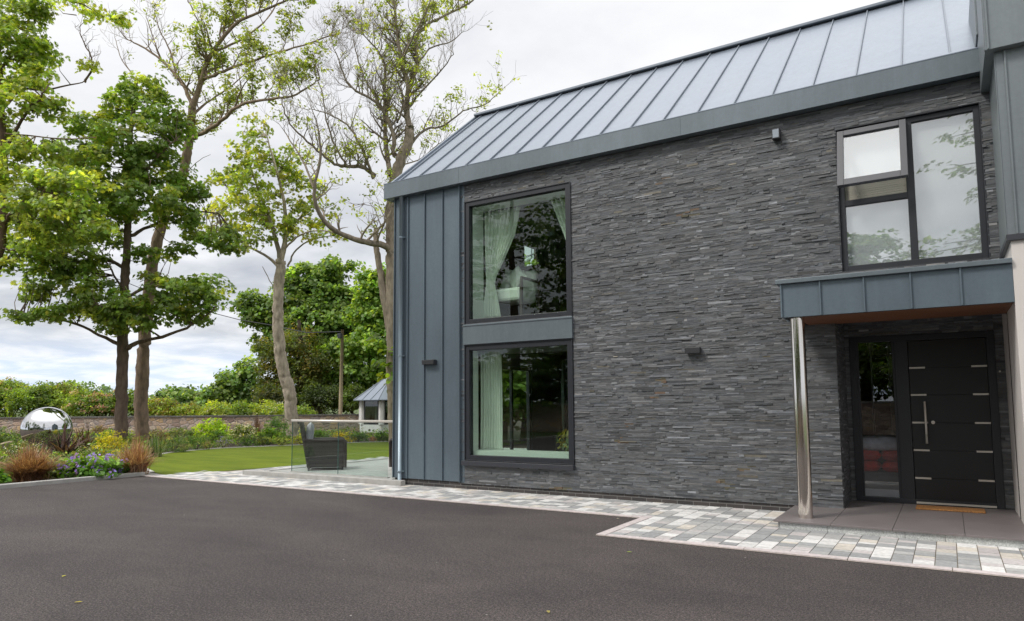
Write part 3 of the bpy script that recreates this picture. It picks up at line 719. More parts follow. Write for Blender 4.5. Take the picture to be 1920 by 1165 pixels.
curtain('curtain', [(2.4, -7.35, 13.9, -7.1, 14.3), (.2, -7.35, 13.9, -7.1, 14.3)], 'curtain_d', 'grey green curtain beside the garden door seen through the lower window', 'curtain', folds=4, amp=.04)
# furniture seen through the upper window
a = thing('armchair', (-6.25, 10.75, 2.80), 'pale upholstered armchair with dark wooden arms behind the upper picture window', 'armchair')
cx, cyy_, cz = -6.38, 10.36, 2.86
q = MB(); q.box(cx - .27, cx + .27, cyy_ - .3, cyy_ + .28, cz + .32, cz + .55); q.build('seat', 'fabric', a, bevel=.05)
q = MB(); q.box(cx - .27, cx + .27, cyy_ + .20, cyy_ + .36, cz + .5, cz + .92); q.build('backrest', 'fabric', a, bevel=.05)
for s in (-1, 1):
    q = MB(); q.box(cx + s * .31 - .02, cx + s * .31 + .02, cyy_ - .32, cyy_ + .32, cz + .68, cz + .72); q.box(cx + s * .31 - .02, cx + s * .31 + .02, cyy_ - .33, cyy_ - .28, cz, cz + .68); q.box(cx + s * .31 - .02, cx + s * .31 + .02, cyy_ + .28, cyy_ + .33, cz, cz + .68)
    q.build('arm', 'darkwood', a, bevel=.006)
def pillow(name, c, w, hgt, th, rx, ry, rz, mat, label):
    mb = MB(); n = 14; T = Matrix.Translation(Vector(c)) @ Matrix.Rotation(rz, 4, 'Z') @ Matrix.Rotation(rx, 4, 'X') @ Matrix.Rotation(ry, 4, 'Y')
    for sgn in (1, -1):
        b0 = len(mb.v)
        for i in range(n + 1):
            for j in range(n + 1):
                u, v = i / n * 2 - 1, j / n * 2 - 1
                t_ = max(0, (1 - u ** 4) * (1 - v ** 4)) ** .6 * th / 2; pin = 1 - .12 * (u * u * v * v < 2) * (1 - abs(u * v)) * max(abs(u), abs(v)) ** 2
                mb.v.append(tuple(T @ Vector((u * w / 2 * pin, sgn * t_, v * hgt / 2 * pin))))
        for i in range(n):
            for j in range(n):
                a0 = b0 + i * (n + 1) + j; mb.f.append((a0, a0 + 1, a0 + n + 2, a0 + n + 1)); mb.c.append((1, 1, 1))
    return tag(mb.build(name, mat, smooth=True), label, 'cushion')
pillow('cushion', (cx - .12, cyy_ + .08, cz + .76), .40, .40, .14, -.25, .2, .1, 'fabric', 'pale cushion at the back of the upholstered armchair')
pillow('cushion', (cx + .03, cyy_ - .03, cz + .76), .36, .36, .13, -.3, .78, -.1, 'fabric', 'cushion set cornerwise in front on the upholstered armchair')
t2 = thing('bookcase', (-7.0, 12.2, 2.8), 'dark tall cabinet behind the armchair in the upper room', 'cabinet')
q = MB(); q.box(-7.5, -6.35, 12.0, 12.45, 2.8, 4.15); q.box(-7.53, -6.32, 11.97, 12.48, 4.151, 4.19); q.build('cabinet_body', 'darkwood', t2, bevel=.01)
q = MB(); q.box(-7.46, -6.94, 11.975, 11.999, 2.9, 4.1); q.box(-6.91, -6.39, 11.975, 11.999, 2.9, 4.1); q.build('cabinet_doors', 'roomdark', t2, bevel=.004)
# lower room: sideboard and potted plant
t2 = thing('sideboard', (-5.35, 10.6, .16), 'grey cabinet under the plant behind the lower picture window', 'cabinet')
q = MB(); q.box(-6.15, -5.05, 11.3, 11.75, .16, .80); q.box(-6.17, -5.03, 11.28, 11.77, .801, .83); q.build('cabinet_body', 'sash', t2, bevel=.008)
for i in range(3):
    q = MB(); q.box(-6.13 + i * .36, -5.79 + i * .36, 11.282, 11.299, .2, .77); o = q.build('cabinet_door', 'sash', t2, bevel=.004)
t2 = thing('potted_plant', (-5.35, 10.45, .16), 'leafy plant with yellowish tips in a dark pot behind the lower picture window', 'potted plant')
q = MB(); q.lathe([(.001, .16), (.11, .16), (.15, .50), (.13, .50), (.12, .46), (.001, .46)], 20, (-5.35, 10.45, 0)); q.build('pot', 'darkwood', t2, smooth=True)
N = 160; th = rng.random(N) * 2 * PI; rr = .05 + .26 * rng.random(N) ** .7
pp = np.stack([-5.35 + rr * np.cos(th), 10.45 + rr * np.sin(th), .55 + .50 * rng.random(N) * (1 - rr)], 1)
leaves('foliage', pp, np.stack([np.cos(th), np.sin(th), np.ones(N) * .6], 1), rng.uniform(.1, .2, N), lcol(N, (.08, .12, .03), .4, .1, (.35, .30, .08), .3), 'oval', t2)
# things behind the entrance side panel
t2 = thing('storage_bench', (-.8, 10.85, .10), 'dark low bench behind the glass panel beside the front door', 'bench')
q = MB(); q.box(-1.25, -.35, 10.62, 11.10, .10, .44); q.box(-1.27, -.33, 10.60, 11.12, .441, .46); q.build('bench_body', simple('grey_bench', (.16, .15, .16), .5), t2, bevel=.01)
for i, (zx, zz_) in enumerate(((-.98, .53), (-.66, .53), (-.98, .68), (-.66, .68))):
    o = pillow('cushion', (zx, 10.80, zz_), .33, .34, .15, PI / 2, 0, .05 * i, 'red', ['lower left', 'lower right', 'upper left', 'upper right'][i] + ' red cushion of the pile seen through the door side glass')
o = pillow('cushion_wrap', (-.80, 10.82, .84), .80, .46, .20, PI / 2, .1, .03, simple('cloudy_wrap', (.62, .60, .70), .3, 0, .3, 8), 'pale lilac wrapped bundle on top of the red cushions behind the door side glass'); o['category'] = 'bundle'
t2 = thing('standing_lamp', (-.98, 12.0, .1), 'slim pale upright post with a flared foot seen through the door side glass', 'lamp')
q = MB(); q.lathe([(.07, .10), (.05, .18), (.022, .7), (.014, .9), (.014, 2.1)], 14, (-.98, 12.0, 0)); q.build('stem', 'white', t2, smooth=True)
q = MB(); q.lathe([(.035, 2.1), (.035, 2.3), (.001, 2.31)], 14, (-.98, 12.0, 0)); q.build('shade', 'blindcream', t2, smooth=True)

# door mat
mt = MB(); mt.box(-.405, .30, 9.86, 10.18, .101, .118)
mo = mt.build('doormat', 'mat', bevel=.005); tag(mo, 'brown coir doormat lying at the foot of the black front door', 'doormat')

# ------------------------------------------------------------------ patio furniture and balustrade
b_ = thing('glass_balustrade', (-9.8, 9.57, .1), 'frameless glass balustrade with a slim steel handrail along the patio edge', 'balustrade')
for a, b2 in ((-11.15, -9.90), (-9.87, -8.62)):
    q = MB(); q.box(a, b2, 9.563, 9.577, .07, 1.10); q.build('glass_panel', 'glass_plain', b_)
    q = MB(); q.box(a - .001, a + .004, 9.562, 9.578, .075, 1.09); q.build('panel_edge', simple('glass_edge', (.08, .16, .14), .2), b_)
q = MB(); q.tube([(-11.17, 9.57, 1.11), (-8.47, 9.57, 1.11)], .024, 12); q.build('handrail', 'steel', b_, smooth=True)
q = MB(); q.box(-11.15, -8.6, 9.535, 9.605, .1005, .115); q.build('base_channel', 'concrete', b_)

def wicker_chair(loc, rz, label, cushion_label, group=None):
    t = thing('wicker_armchair', loc, label, 'armchair', group); T = Matrix.Translation(Vector(loc)) @ Matrix.Rotation(rz, 4, 'Z')
    def slats(mb, p00, p10, p01, p11, n, th, nrm):
        """woven sheet: n bands between a lower and an upper edge"""
        p00, p10, p01, p11 = map(Vector, (p00, p10, p01, p11)); nv = Vector(nrm).normalized()
        for i in range(n):
            a, b2 = i / n, (i + .86) / n; off = nv * (.004 * (i % 2))
            l0, r0, l1, r1 = p00.lerp(p01, a), p10.lerp(p11, a), p00.lerp(p01, b2), p10.lerp(p11, b2)
            cs = rnd.uniform(.7, 1.3); c = (.085 * cs, .072 * cs, .068 * cs)
            o = [l0 + off, r0 + off, r1 + off, l1 + off]; w = [x - nv * th for x in o]
            n0 = len(mb.v); mb.v += [tuple(T @ x) for x in o + w]
            for f in ((0, 1, 2, 3), (7, 6, 5, 4), (0, 4, 5, 1), (1, 5, 6, 2), (2, 6, 7, 3), (3, 7, 4, 0)): mb.f.append(tuple(n0 + k for k in f)); mb.c.append(c)
    # local: faces +x, width along y
    for s in (-1, 1):
        q = MB(); slats(q, (-.36, s * .33, .06), (.36, s * .33, .06), (-.42, s * .33, .58), (.36, s * .33, .58), 22, .05, (0, s, 0)); q.build('side_panel', 'wicker', t)
    q = MB(); slats(q, (-.36, -.34, .06), (-.36, .34, .06), (-.53, -.34, .98), (-.53, .34, .98), 36, .06, (-1, 0, -.17)); q.build('backrest', 'wicker', t)
    q = MB(); slats(q, (.36, -.33, .06), (.36, .33, .06), (.36, -.33, .36), (.36, .33, .36), 12, .04, (1, 0, 0)); q.build('front_panel', 'wicker', t)
    q = MB()
    for s in (-1, 1):
        q.tube([tuple(T @ Vector(p)) for p in [(-.44, s * .33, .60), (-.1, s * .345, .60), (.34, s * .345, .60), (.38, s * .34, .54), (.385, s * .335, .3), (.38, s * .335, .05)]], .035, 8, (.038, .030, .028))
    q.tube([tuple(T @ Vector(p)) for p in [(-.53, -.36, .97), (-.545, 0, .985), (-.53, .36, .97)]], .035, 8, (.038, .030, .028))
    q.build('woven_rim', 'wicker', t, smooth=True)
    q = MB(); q.box(-.36, .34, -.30, .30, .30, .36, T=T); q.build('seat', 'wicker', t)
    q = MB(); q.box(-.34, .33, -.29, .29, .361, .45, T=T); q.build('seat_pad', 'cushion', t, bevel=.03)
    for sx_ in (-.33, .33):
        for sy in (-.30, .30):
            q = MB(); q.box(sx_ - .02, sx_ + .02, sy - .02, sy + .02, .0, .07, T=T); q.build('leg', 'frame', t)
    c = T @ Vector((-.33, .0, .74)); pillow('cushion', tuple(c), .46, .46, .16, .10, .0, rz + PI / 2 + .05, 'cushion', cushion_label)
_g = G(611, 879.5, .1)
wicker_chair((_g[0], _g[1], .10), .80, 'dark wicker armchair turned side on behind the glass balustrade', 'pale grey cushion leaning in the side on wicker armchair')
wicker_chair((-9.28, 11.12, .10), 2.9, 'dark wicker armchair mostly hidden by the house corner', 'grey cushion in the wicker armchair at the house corner')

# ------------------------------------------------------------------ garden wall
WT = .92
wp = [P(x, 790, dd) for x, dd in ((-420, 33), (0, 37.5), (240, 37.8), (500, 38.6), (680, 40.0), (900, 42))]
gw = thing('garden_wall', tuple((wp[2][0], wp[2][1], 0)), 'low rubble stone garden wall with a dark coping behind the flower beds', 'wall')
q = MB(); qc = MB()
def wallseg(mb, a, b2, th, z0, z1):
    t = np.array([b2[0] - a[0], b2[1] - a[1]]); t /= np.linalg.norm(t); n_ = np.array([-t[1], t[0]]) * th / 2
    p = [(a[0] - n_[0], a[1] - n_[1]), (b2[0] - n_[0], b2[1] - n_[1]), (b2[0] + n_[0], b2[1] + n_[1]), (a[0] + n_[0], a[1] + n_[1])]
    n0 = len(mb.v); mb.v += [(x, y, z0) for x, y in p] + [(x, y, z1) for x, y in p]
    for f in ((0, 1, 5, 4), (1, 2, 6, 5), (2, 3, 7, 6), (3, 0, 4, 7), (4, 5, 6, 7)): mb.f.append(tuple(n0 + k for k in f)); mb.c.append((1, 1, 1))
for a, b2 in zip(wp[:-1], wp[1:]): wallseg(q, a, b2, .4, -.05, WT - .07)
ang = math.atan2(wp[4][1] - wp[0][1], wp[4][0] - wp[0][0])
q.build('stone_face', rubble('rubble_stone', ang), gw)
# coping of separate stones
for a, b2 in zip(wp[:-1], wp[1:]):
    L = np.linalg.norm((b2 - a)[:2]); n_ = int(L / .7)
    for i in range(n_):
        s = a + (b2 - a) * ((i + .02) / n_); e = a + (b2 - a) * ((i + .98) / n_); wallseg(qc, s, e, .5, WT - .07, WT + rnd.uniform(-.012, .012))
qc.build('coping', simple('coping_stone', (.16, .15, .14), .9, 0, .3, 4, (1, 1, 1), .5, 30, .01), gw)
# wall of the same kind across the drive, behind the camera (mirrored in the glass)
gw2 = thing('garden_wall', (-8, -13.2, 0), 'rubble stone wall across the drive mirrored in the house windows', 'wall')
q = MB(); wallseg(q, (-30, -13.2), (13, -13.2), .4, -.05, 1.35); q.build('stone_face', rubble('rubble_stone_b', 0), gw2)
q = MB(); wallseg(q, (-30, -13.2), (13, -13.2), .5, 1.35, 1.43); q.build('coping', 'concrete', gw2)

# ------------------------------------------------------------------ garden room (octagonal)
gc = P(734, 800, 37.5); gx, gy = gc[0], gc[1]; m_px = 37.5 / FL
e = thing('garden_room', (gx, gy, 0), 'small white octagonal garden room with a pointed blue grey metal roof', 'summerhouse')
yawc = math.atan2(-_r[1], -_r[0])          # direction towards picture left
vz = lambda k_: yawc + math.radians(-8 + 45 * k_)
Rg, ze = 62 * m_px, P(734, 750, 37.5)[2]; zs_ = P(734, 791, 37.5)[2]
ov = lambda k_, R, z: (gx + R * math.cos(vz(k_)), gy + R * math.sin(vz(k_)), z)
q = MB()
for k_ in range(8): q.face([ov(k_, Rg, 0), ov(k_ + 1, Rg, 0), ov(k_ + 1, Rg, zs_ - .12), ov(k_, Rg, zs_ - .12)]); q.face([ov(k_, Rg, zs_ - .12), ov(k_ + 1, Rg, zs_ - .12), ov(k_ + 1, Rg * .93, zs_ - .10), ov(k_, Rg * .93, zs_ - .10)])
q.build('dado_wall', 'white', e)
for k_ in range(8):
    a, b2 = np.array(ov(k_, Rg * .99, 0)), np.array(ov(k_ + 1, Rg * .99, 0))
    q = MB(); q.tube([(ov(k_, Rg * .94, zs_ - .12)), (ov(k_, Rg * .94, ze))], .16, 8); q.build('corner_post', 'white', e)
    fr = MB(); A, B = a + (b2 - a) * .13, a + (b2 - a) * .87
    def quad(mb, s, t, z0, z1, dep=0):
        p, r_ = A + (B - A) * s, A + (B - A) * t; c0 = np.array([gx, gy, 0]); inn = lambda w: w + (c0 - w) * dep
        p, r_ = inn(p), inn(r_); mb.face([(p[0], p[1], z0), (r_[0], r_[1], z0), (r_[0], r_[1], z1), (p[0], p[1], z1)])
    quad(fr, 0, .06, zs_ - .1, ze); quad(fr, .94, 1, zs_ - .1, ze); quad(fr, .06, .94, zs_ - .1, zs_ - .02); quad(fr, .06, .94, ze - .07, ze)
    w = fr.build('window', 'frame', e); gl = MB(); quad(gl, .05, .95, zs_ - .06, ze - .05, .01); gl.build('pane', 'glass_tint', w)
q = MB(); Re = 75 * m_px; apz = ze + 50 * m_px
for k_ in range(8):
    q.face([ov(k_, Re, ze), ov(k_ + 1, Re, ze), (gx, gy, apz)]); q.face([ov(k_, Re, ze - .04), ov(k_ + 1, Re, ze - .04), ov(k_ + 1, Re, ze), ov(k_, Re, ze)])
q.face([ov(k_, Re, ze - .04) for k_ in range(8)][::-1])
o = q.build('roof', 'zinc_roof', e)
q = MB()
for k_ in range(8):
    q.tube([ov(k_, Re, ze + .01), (gx, gy, apz + .01)], .018, 5)
    a, b2, ap = map(np.array, (ov(k_, Re, ze), ov(k_ + 1, Re, ze), (gx, gy, apz)))
    for s in (.33, .67):
        m0 = a + (b2 - a) * s; hh = min(s, 1 - s) * 2; q.tube([m0 + (0, 0, .01), m0 + (ap - (a + b2) / 2) * hh * .96 + (0, 0, .015)], .012, 5)
q.build('roof_seams', 'seam', o)
q = MB(); q.lathe([(Rg * .9, .02), (Rg * .9, .05)], 8, (gx, gy, 0)); q.lathe([(.001, .05), (Rg * .9, .05)], 8, (gx, gy, 0)); q.build('floor', 'concrete', e)
q = MB(); pl = P(692, 807, 37.5 - 1.72); q.lathe([(.001, 0), (.06, 0), (.06, .05), (.001, .06)], 12); q.v = [(p[0] + pl[0], pl[1] + p[2], p[1] + pl[2]) for p in q.v]; q.build('wall_lamp', 'frame', e)

# ------------------------------------------------------------------ mirror sphere
sc = P(88, 805, 20); r_s = 41.5 * 20 / FL
t = thing('mirror_sphere', (sc[0], sc[1], 0), 'large polished steel ball standing among the plants', 'sculpture')
me = bpy.data.meshes.new('ball'); import bmesh
bm = bmesh.new(); bmesh.ops.create_uvsphere(bm, u_segments=96, v_segments=48, radius=r_s); bm.to_mesh(me); bm.free()
me.transform(Matrix.Translation(Vector((sc[0], sc[1], sc[2])))); me.polygons.foreach_set('use_smooth', [True] * len(me.polygons)); link('ball', me, 'mirror', t)
q = MB(); q.lathe([(.32, -.02), (.32, .10), (.22, .14), (.16, sc[2] - r_s + .03)], 24, (sc[0], sc[1], 0)); q.build('plinth', 'sill', t, smooth=False)
# raised timber edge behind the left bed
q = MB(); a, b2 = G(-60, 850, .25), G(22, 828, .25); wallseg(q, a, b2, .14, -.02, .27); tag(q.build('low_retaining_wall', 'pole'), 'low weathered timber edging at the far left of the flower bed', 'edging')

# ------------------------------------------------------------------ utility pole and cable
pb_ = P(638, 777, 42.5); pt_ = P(642, 618, 42.5)
t = thing('utility_pole', (pb_[0], pb_[1], 0), 'tall weathered wooden utility pole in front of the dark trees', 'pole')
q = MB(); q.tube([(pb_[0], pb_[1], -.1), ((pb_[0] + pt_[0]) / 2, (pb_[1] + pt_[1]) / 2, pt_[2] / 2), tuple(pt_)], [.12, .105, .085], 12); q.build('post', 'pole', t, smooth=True)
q = MB(); q.box(pt_[0] - .22, pt_[0] + .06, pt_[1] - .2, pt_[1] - .05, pt_[2] - .55, pt_[2] - .25); q.build('junction_box', 'frame', t, bevel=.02)
q = MB(); cp = [P(642, 622, 42.5), P(575, 624, 44.5), P(510, 610, 47), P(450, 600, 48), P(395, 586, 49), P(300, 555, 50), P(200, 515, 52)]; q.tube([tuple(p) for p in cp], .028, 5)
tag(q.build('overhead_cable', 'frame'), 'thin dark overhead cable sagging from the utility pole', 'cable')

# ------------------------------------------------------------------ trees
def chaikin(pts, n=2):
    for _ in range(n):
        o = [pts[0]]
        for a, b2 in zip(pts[:-1], pts[1:]): o += [a * .75 + b2 * .25, a * .25 + b2 * .75]
        pts = o + [pts[-1]]
    return pts
DK = 2.9
BR = 2.1
def px_of(p):
    v = np.asarray(p) - np.array([0, 0, CH]); z = v @ _f; return 960 + FL * (v @ _r) / z, CY - FL * (v @ _u) / z
class Tree:
    def __init__(s, dep, bark=(.13, .10, .075)): s.mb = MB(); s.dep = dep; s.skel = []; s.tips = []; s.bark = bark; s.m = dep / FL
    def bc(s):
        k_ = rnd.uniform(.8, 1.2); return tuple(c * k_ for c in s.bark)
    def limb(s, pts, r0, r1, sides=9, ground=False):
        """pts: (px, py, depth offset)"""
        w = [P(p[0], p[1], s.dep + (p[2] if len(p) > 2 else 0)) for p in pts]
        if ground: w[0][2] = -.1
        w = chaikin(w, 3 if r0 > .15 else 2); n = len(w); jit = .05 if r0 > .1 else .3
        w = [p + np.array([rnd.gauss(0, 1), rnd.gauss(0, 1), 0]) * (r0 * jit if 0 < i < n - 1 else 0) for i, p in enumerate(w)]
        rad = [(r0 + (r1 - r0) * (i / (n - 1)) ** .8) * (rnd.uniform(.98, 1.02) if r0 > .12 else rnd.uniform(.94, 1.06)) for i in range(n)]
        if ground: rad[0] *= 1.5; rad[1] *= 1.15
        s.mb.tube(w, rad, 16 if r0 > .15 else sides, s.bc(), rough=.10 if r0 > .05 else 0); s.skel += list(zip(w, rad)); return w, rad
    def grow(s, p0, d, L, r, lev, up=.25, tipp=1.0, spread=1.0):
        n = 5 if lev > 0 else 3; p = np.array(p0, float); d = np.array(d, float) / np.linalg.norm(d); pts = [p.copy()]
        for i in range(n):
            d = d + np.array([rnd.gauss(0, .22), rnd.gauss(0, .22), rnd.gauss(0, .18) + up * .35]); d /= np.linalg.norm(d)
            p = p + d * L / n; pts.append(p.copy())
        rad = [max(.004, r * (1 - .75 * i / n)) for i in range(n + 1)]
        s.mb.tube(pts, rad, 5 if r > .02 else 3, s.bc(), cap=False); s.skel += list(zip(pts, rad))
        if rnd.random() < tipp: s.tips.append((pts[-1], d))
        if lev > 0:
            for i in range(1, n + 1):
                for _ in range(1 if rnd.random() < .75 else 2):
                    ax = np.array([rnd.gauss(0, 1) for _ in range(3)]); side = np.cross(d, ax); side /= np.linalg.norm(side) + 1e-9
                    s.grow(pts[i], d * .7 + side * .8 * spread, L * rnd.uniform(.38, .6), rad[i] * .62, lev - 1, up, tipp, spread)
    def twigs(s, w, rad, every=3, L=1.6, lev=1, start=2, up=.25, tipp=1.0, toward=None):
        for i in range(start, len(w), every):
            d0 = w[min(i + 1, len(w) - 1)] - w[i - 1]; d0 /= np.linalg.norm(d0) + 1e-9
            ax = np.array([rnd.gauss(0, 1) for _ in range(3)]); side = np.cross(d0, ax); side /= np.linalg.norm(side)
            if side[2] < -.2: side = -side
            s.grow(w[i], d0 * .6 + side, L * rnd.uniform(.6, 1.2), min(rad[i] * .6, .05), lev, up, tipp)
        s.grow(w[-1], w[-1] - w[-2], L, rad[-1], lev, up, tipp)
    def connect(s, c, r=.012, step=.5):
        A = s._A if hasattr(s, '_A') else np.array([p for p, _ in s.skel]); s._A = A
        dd = np.linalg.norm(A - c, axis=1) + .5 * np.maximum(0, A[:, 2] - c[2]); j = int(dd.argmin()); a = A[j]
        if dd[j] > 3.5: return
        mid = (a + c) / 2 + np.array([rnd.gauss(0, .1), rnd.gauss(0, .1), -.08 * dd[j]])
        s.mb.tube([a, mid, c], [r * 1.6, r, .004], 4, s.bc(), cap=False)
def blob_clumps(tree, blobs, dens, flat=.8, shell=.55):
    """blobs: px, py, rx px, ry px, depth offset -> clump centres with outward normals"""
    C, Nn = [], []
    for bx, by, rx, ry, dz in blobs:
        c = P(bx, by, tree.dep + dz); a, h_ = rx * tree.m, ry * tree.m; dpt = (a + h_) / 2 * flat
        n = max(4, int(DK * dens * (a * h_ + a * dpt + h_ * dpt)))
        for _ in range(n):
            v = np.array([rnd.gauss(0, 1) for _ in range(3)]); v /= np.linalg.norm(v); k_ = rnd.random() ** (1 / 3) * (1 - shell) + shell * rnd.uniform(.75, 1.02)
            o = _r * v[0] * a + np.array([0, 0, 1]) * v[2] * h_ + np.array([_f[0], _f[1], 0]) * v[1] * dpt
            C.append(c + o * k_); Nn.append(v[0] * _r + v[1] * np.array([_f[0], _f[1], 0]) + np.array([0, 0, v[2]]))
    return np.array(C), np.array(Nn)
def clump_leaves(C, Nn, per, rad, thick, upb=1.0, jit=.4, droop=.5):
    n = len(C) * per; idx = np.repeat(np.arange(len(C)), per)
    R_ = rad * rng.uniform(.6, 1.25, len(C))[idx]; th = rng.random(n) * 2 * PI; rr = np.sqrt(rng.random(n)) * R_
    off = np.stack([rr * np.cos(th), rr * np.sin(th), rng.normal(0, thick, n) - droop * rr ** 2], 1)
    pos_ = C[idx] + off
    nr = np.stack([off[:, 0] / rad * .5, off[:, 1] / rad * .5, np.ones(n) * upb], 1) + Nn[idx] * .45 + rng.normal(0, jit, (n, 3))
    return pos_, nr, idx
def clump_col(nC, idx, base, cvar=.22, lvar=.16, alt=None, altp=0.):
    cb = np.array(base)[None] * np.exp(rng.normal(0, cvar, (nC, 1)))
    if alt is not None: k_ = rng.random(nC) < altp; cb[k_] = np.array(alt)[None] * np.exp(rng.normal(0, cvar, (k_.sum(), 1)))
    c = cb[idx] * np.exp(rng.normal(0, lvar, (len(idx), 1))) * np.exp(rng.normal(0, .06, (len(idx), 3)))
    return np.clip(c, .003, .9)
def finish(tree, name, label, cat, base_pt, parts):
    t = thing(name, (base_pt[0], base_pt[1], 0), label, cat)
    tree.mb.build('trunk', 'bark', t, smooth=True)
    for (pos_, nr, size, col, shape, nm) in parts: leaves(nm, pos_, nr, size, col, shape, t)
    return t
GREEN = (.185, .275, .070); YG = (.37, .43, .095); DG = (.042, .085, .016)

# A: sycamore, the left of the two trunks
T = Tree(25, (.155, .112, .085))
w, r = T.limb([(228, 815), (228, 740), (230, 650), (232, 560), (236, 500), (240, 440), (243, 370), (240, 290), (250, 210), (256, 150)], .235, .05, 12, True)
for l, r0 in (([(236, 655), (262, 640), (310, 632, -.4), (370, 605, -.9), (405, 575, -1.2)], .10), ([(224, 648), (195, 632), (150, 610, -.5), (90, 592, -1), (30, 590, -1.2)], .08),
              ([(233, 560), (270, 540), (330, 528, -.5), (385, 530, -1)], .07), ([(236, 505), (190, 480, .4), (120, 470, .8), (70, 480, 1)], .08), ([(240, 445), (290, 420, .5), (350, 395, .8), (410, 400, .9)], .08),
              ([(242, 400), (190, 370, -.6), (130, 340, -1.2), (80, 330, -1.4)], .08), ([(243, 360), (280, 310, -.5), (330, 260, -.8)], .07), ([(240, 300), (200, 250, .5), (175, 220, .7)], .06), ([(232, 545), (205, 500, .6), (180, 455, 1)], .05), ([(300, 632, -.4), (250, 600, -1), (180, 570, -1.6)], .04)):
    T.limb(l, r0, .02, 7)
bl = [(262, 165, 42, 36, 0), (225, 200, 36, 30, .5), (300, 205, 42, 32, -.3), (185, 238, 50, 28, 0), (330, 245, 34, 28, .3), (255, 260, 75, 38, -.6), (140, 285, 55, 25, .5), (200, 310, 75, 34, -.8), (300, 315, 60, 34, 0), (255, 370, 80, 34, -.9), (150, 350, 70, 30, .2),
      (350, 350, 50, 26, .5), (95, 385, 60, 22, -.4), (180, 400, 70, 26, -.7), (330, 405, 55, 22, .4), (395, 440, 60, 17, .8), (430, 462, 42, 12, 1), (110, 440, 60, 24, -.2), (150, 480, 45, 22, -.6), (210, 445, 36, 16, .5), (95, 515, 45, 18, -.4),
      (165, 540, 60, 22, -.6), (210, 570, 70, 22, -1), (330, 545, 62, 26, -.9), (390, 545, 42, 30, -1.1), (285, 585, 80, 26, -1), (130, 585, 70, 14, -1), (50, 592, 44, 9, -1.2), (235, 612, 45, 10, -.8), (65, 478, 44, 24, -.8), (120, 498, 46, 20, -.4), (60, 548, 36, 14, -.6), (205, 592, 60, 14, -1), (330, 470, 40, 12, .3), (265, 480, 30, 16, -.3), (170, 500, 30, 16, .4), (370, 590, 40, 16, -1), (290, 525, 40, 14, .5), (60, 530, 26, 12, 0)]
C, Nn = blob_clumps(T, bl, 5.6, .85)
for c in C[::2]: T.connect(c)
ps_, nr, ix = clump_leaves(C, Nn, 33, .36, .08, .75, .6, .5)
finish(T, 'sycamore_tree', 'broad leafy sycamore with the slimmer dark trunk left of the leaning tree trunk', 'tree', G(228, 812), [(ps_, nr, rng.uniform(.10, .19, len(ps_)), clump_col(len(C), ix, GREEN, .22, .15, YG, .18), 'lobed', 'crown')])

# B: tall ash with the thicker leaning trunk
T = Tree(27, (.24, .175, .125))
w, r = T.limb([(268, 812), (264, 740), (270, 650), (278, 560), (287, 480), (305, 410, .3), (340, 345, .5), (352, 280, .5), (358, 240, .4), (361, 200, .3)], .27, .14, 12, True)
L_ = []
L_.append(T.limb([(361, 200, .3), (378, 154, .2), (388, 113, .1), (419, 69, -.2), (445, 40, -.4), (490, 22, -.6), (540, 0, -.8)], .125, .03))
L_.append(T.limb([(361, 200, .3), (348, 165, .6), (328, 138, .8), (298, 108, 1), (268, 88, 1.2), (240, 75, 1.4)], .09, .02))
L_.append(T.limb([(380, 150, .2), (405, 140, 0), (440, 125, -.3), (500, 105, -.6), (560, 88, -.9), (610, 70, -1.1), (640, 62, -1.2)], .075, .015))
L_.append(T.limb([(356, 262, .4), (380, 250, 0), (410, 232, -.4), (440, 200, -.8), (475, 190, -1.1), (530, 185, -1.4), (570, 170, -1.6), (600, 148, -1.8)], .10, .02))
L_.append(T.limb([(388, 113, .1), (384, 70, .2), (372, 40, .4), (352, 0, .6)], .06, .015))
L_.append(T.limb([(419, 69, -.2), (424, 30, 0), (438, -10, .2)], .06, .015))
L_.append(T.limb([(405, 95, 0), (450, 78, .4), (500, 40, .9), (525, -5, 1.2)], .06, .015))
L_.append(T.limb([(330, 140, .8), (322, 100, .7), (300, 60, .6), (290, 20, .6)], .05, .01))
L_.append(T.limb([(300, 110, 1), (286, 70, 1.2), (274, 30, 1.4)], .035, .01))
L_.append(T.limb([(362, 215, .3), (390, 190, .9), (430, 165, 1.5), (470, 130, 2)], .06, .012))
L_.append(T.limb([(440, 200, -.8), (455, 160, -1), (480, 130, -1.2)], .04, .01))
L_.append(T.limb([(250, 140, 1.3), (225, 110, 1.5), (215, 70, 1.6)], .03, .008))
bare = {1, 8, 11}
tipsL = []
for i, (w, r) in enumerate(L_):
    n0 = len(T.tips); T.twigs(w, r, 2 if i in bare else 2, 1.05, 2 if i in (0, 2, 3) else 1, 3, .45, 1.0)
    if i in bare: T.tips = T.tips[:n0] + [x for x in T.tips[n0:] if rnd.random() < .08]
T.limb([(345, 330, .5), (372, 300, .2), (395, 290, 0)], .02, .006, 5)
keep = [x for x in T.tips if rnd.random() < (.50 if px_of(x[0])[0] < 585 else .12)]
C = np.array([x[0] for x in keep]); Nn = np.array([x[1] for x in keep])
ps_, nr, ix = clump_leaves(C, Nn, 9, .20, .06, .7, .6, .6)
print('ash tips', len(C))
finish(T, 'ash_tree', 'tall sparse ash with the thicker pale leaning trunk rising behind the sycamore', 'tree', G(268, 808), [(ps_, nr, rng.uniform(.10, .19, len(ps_)), clump_col(len(C), ix, (.21, .27, .08), .25, .18, (.30, .35, .10), .3), 'oval', 'crown')])

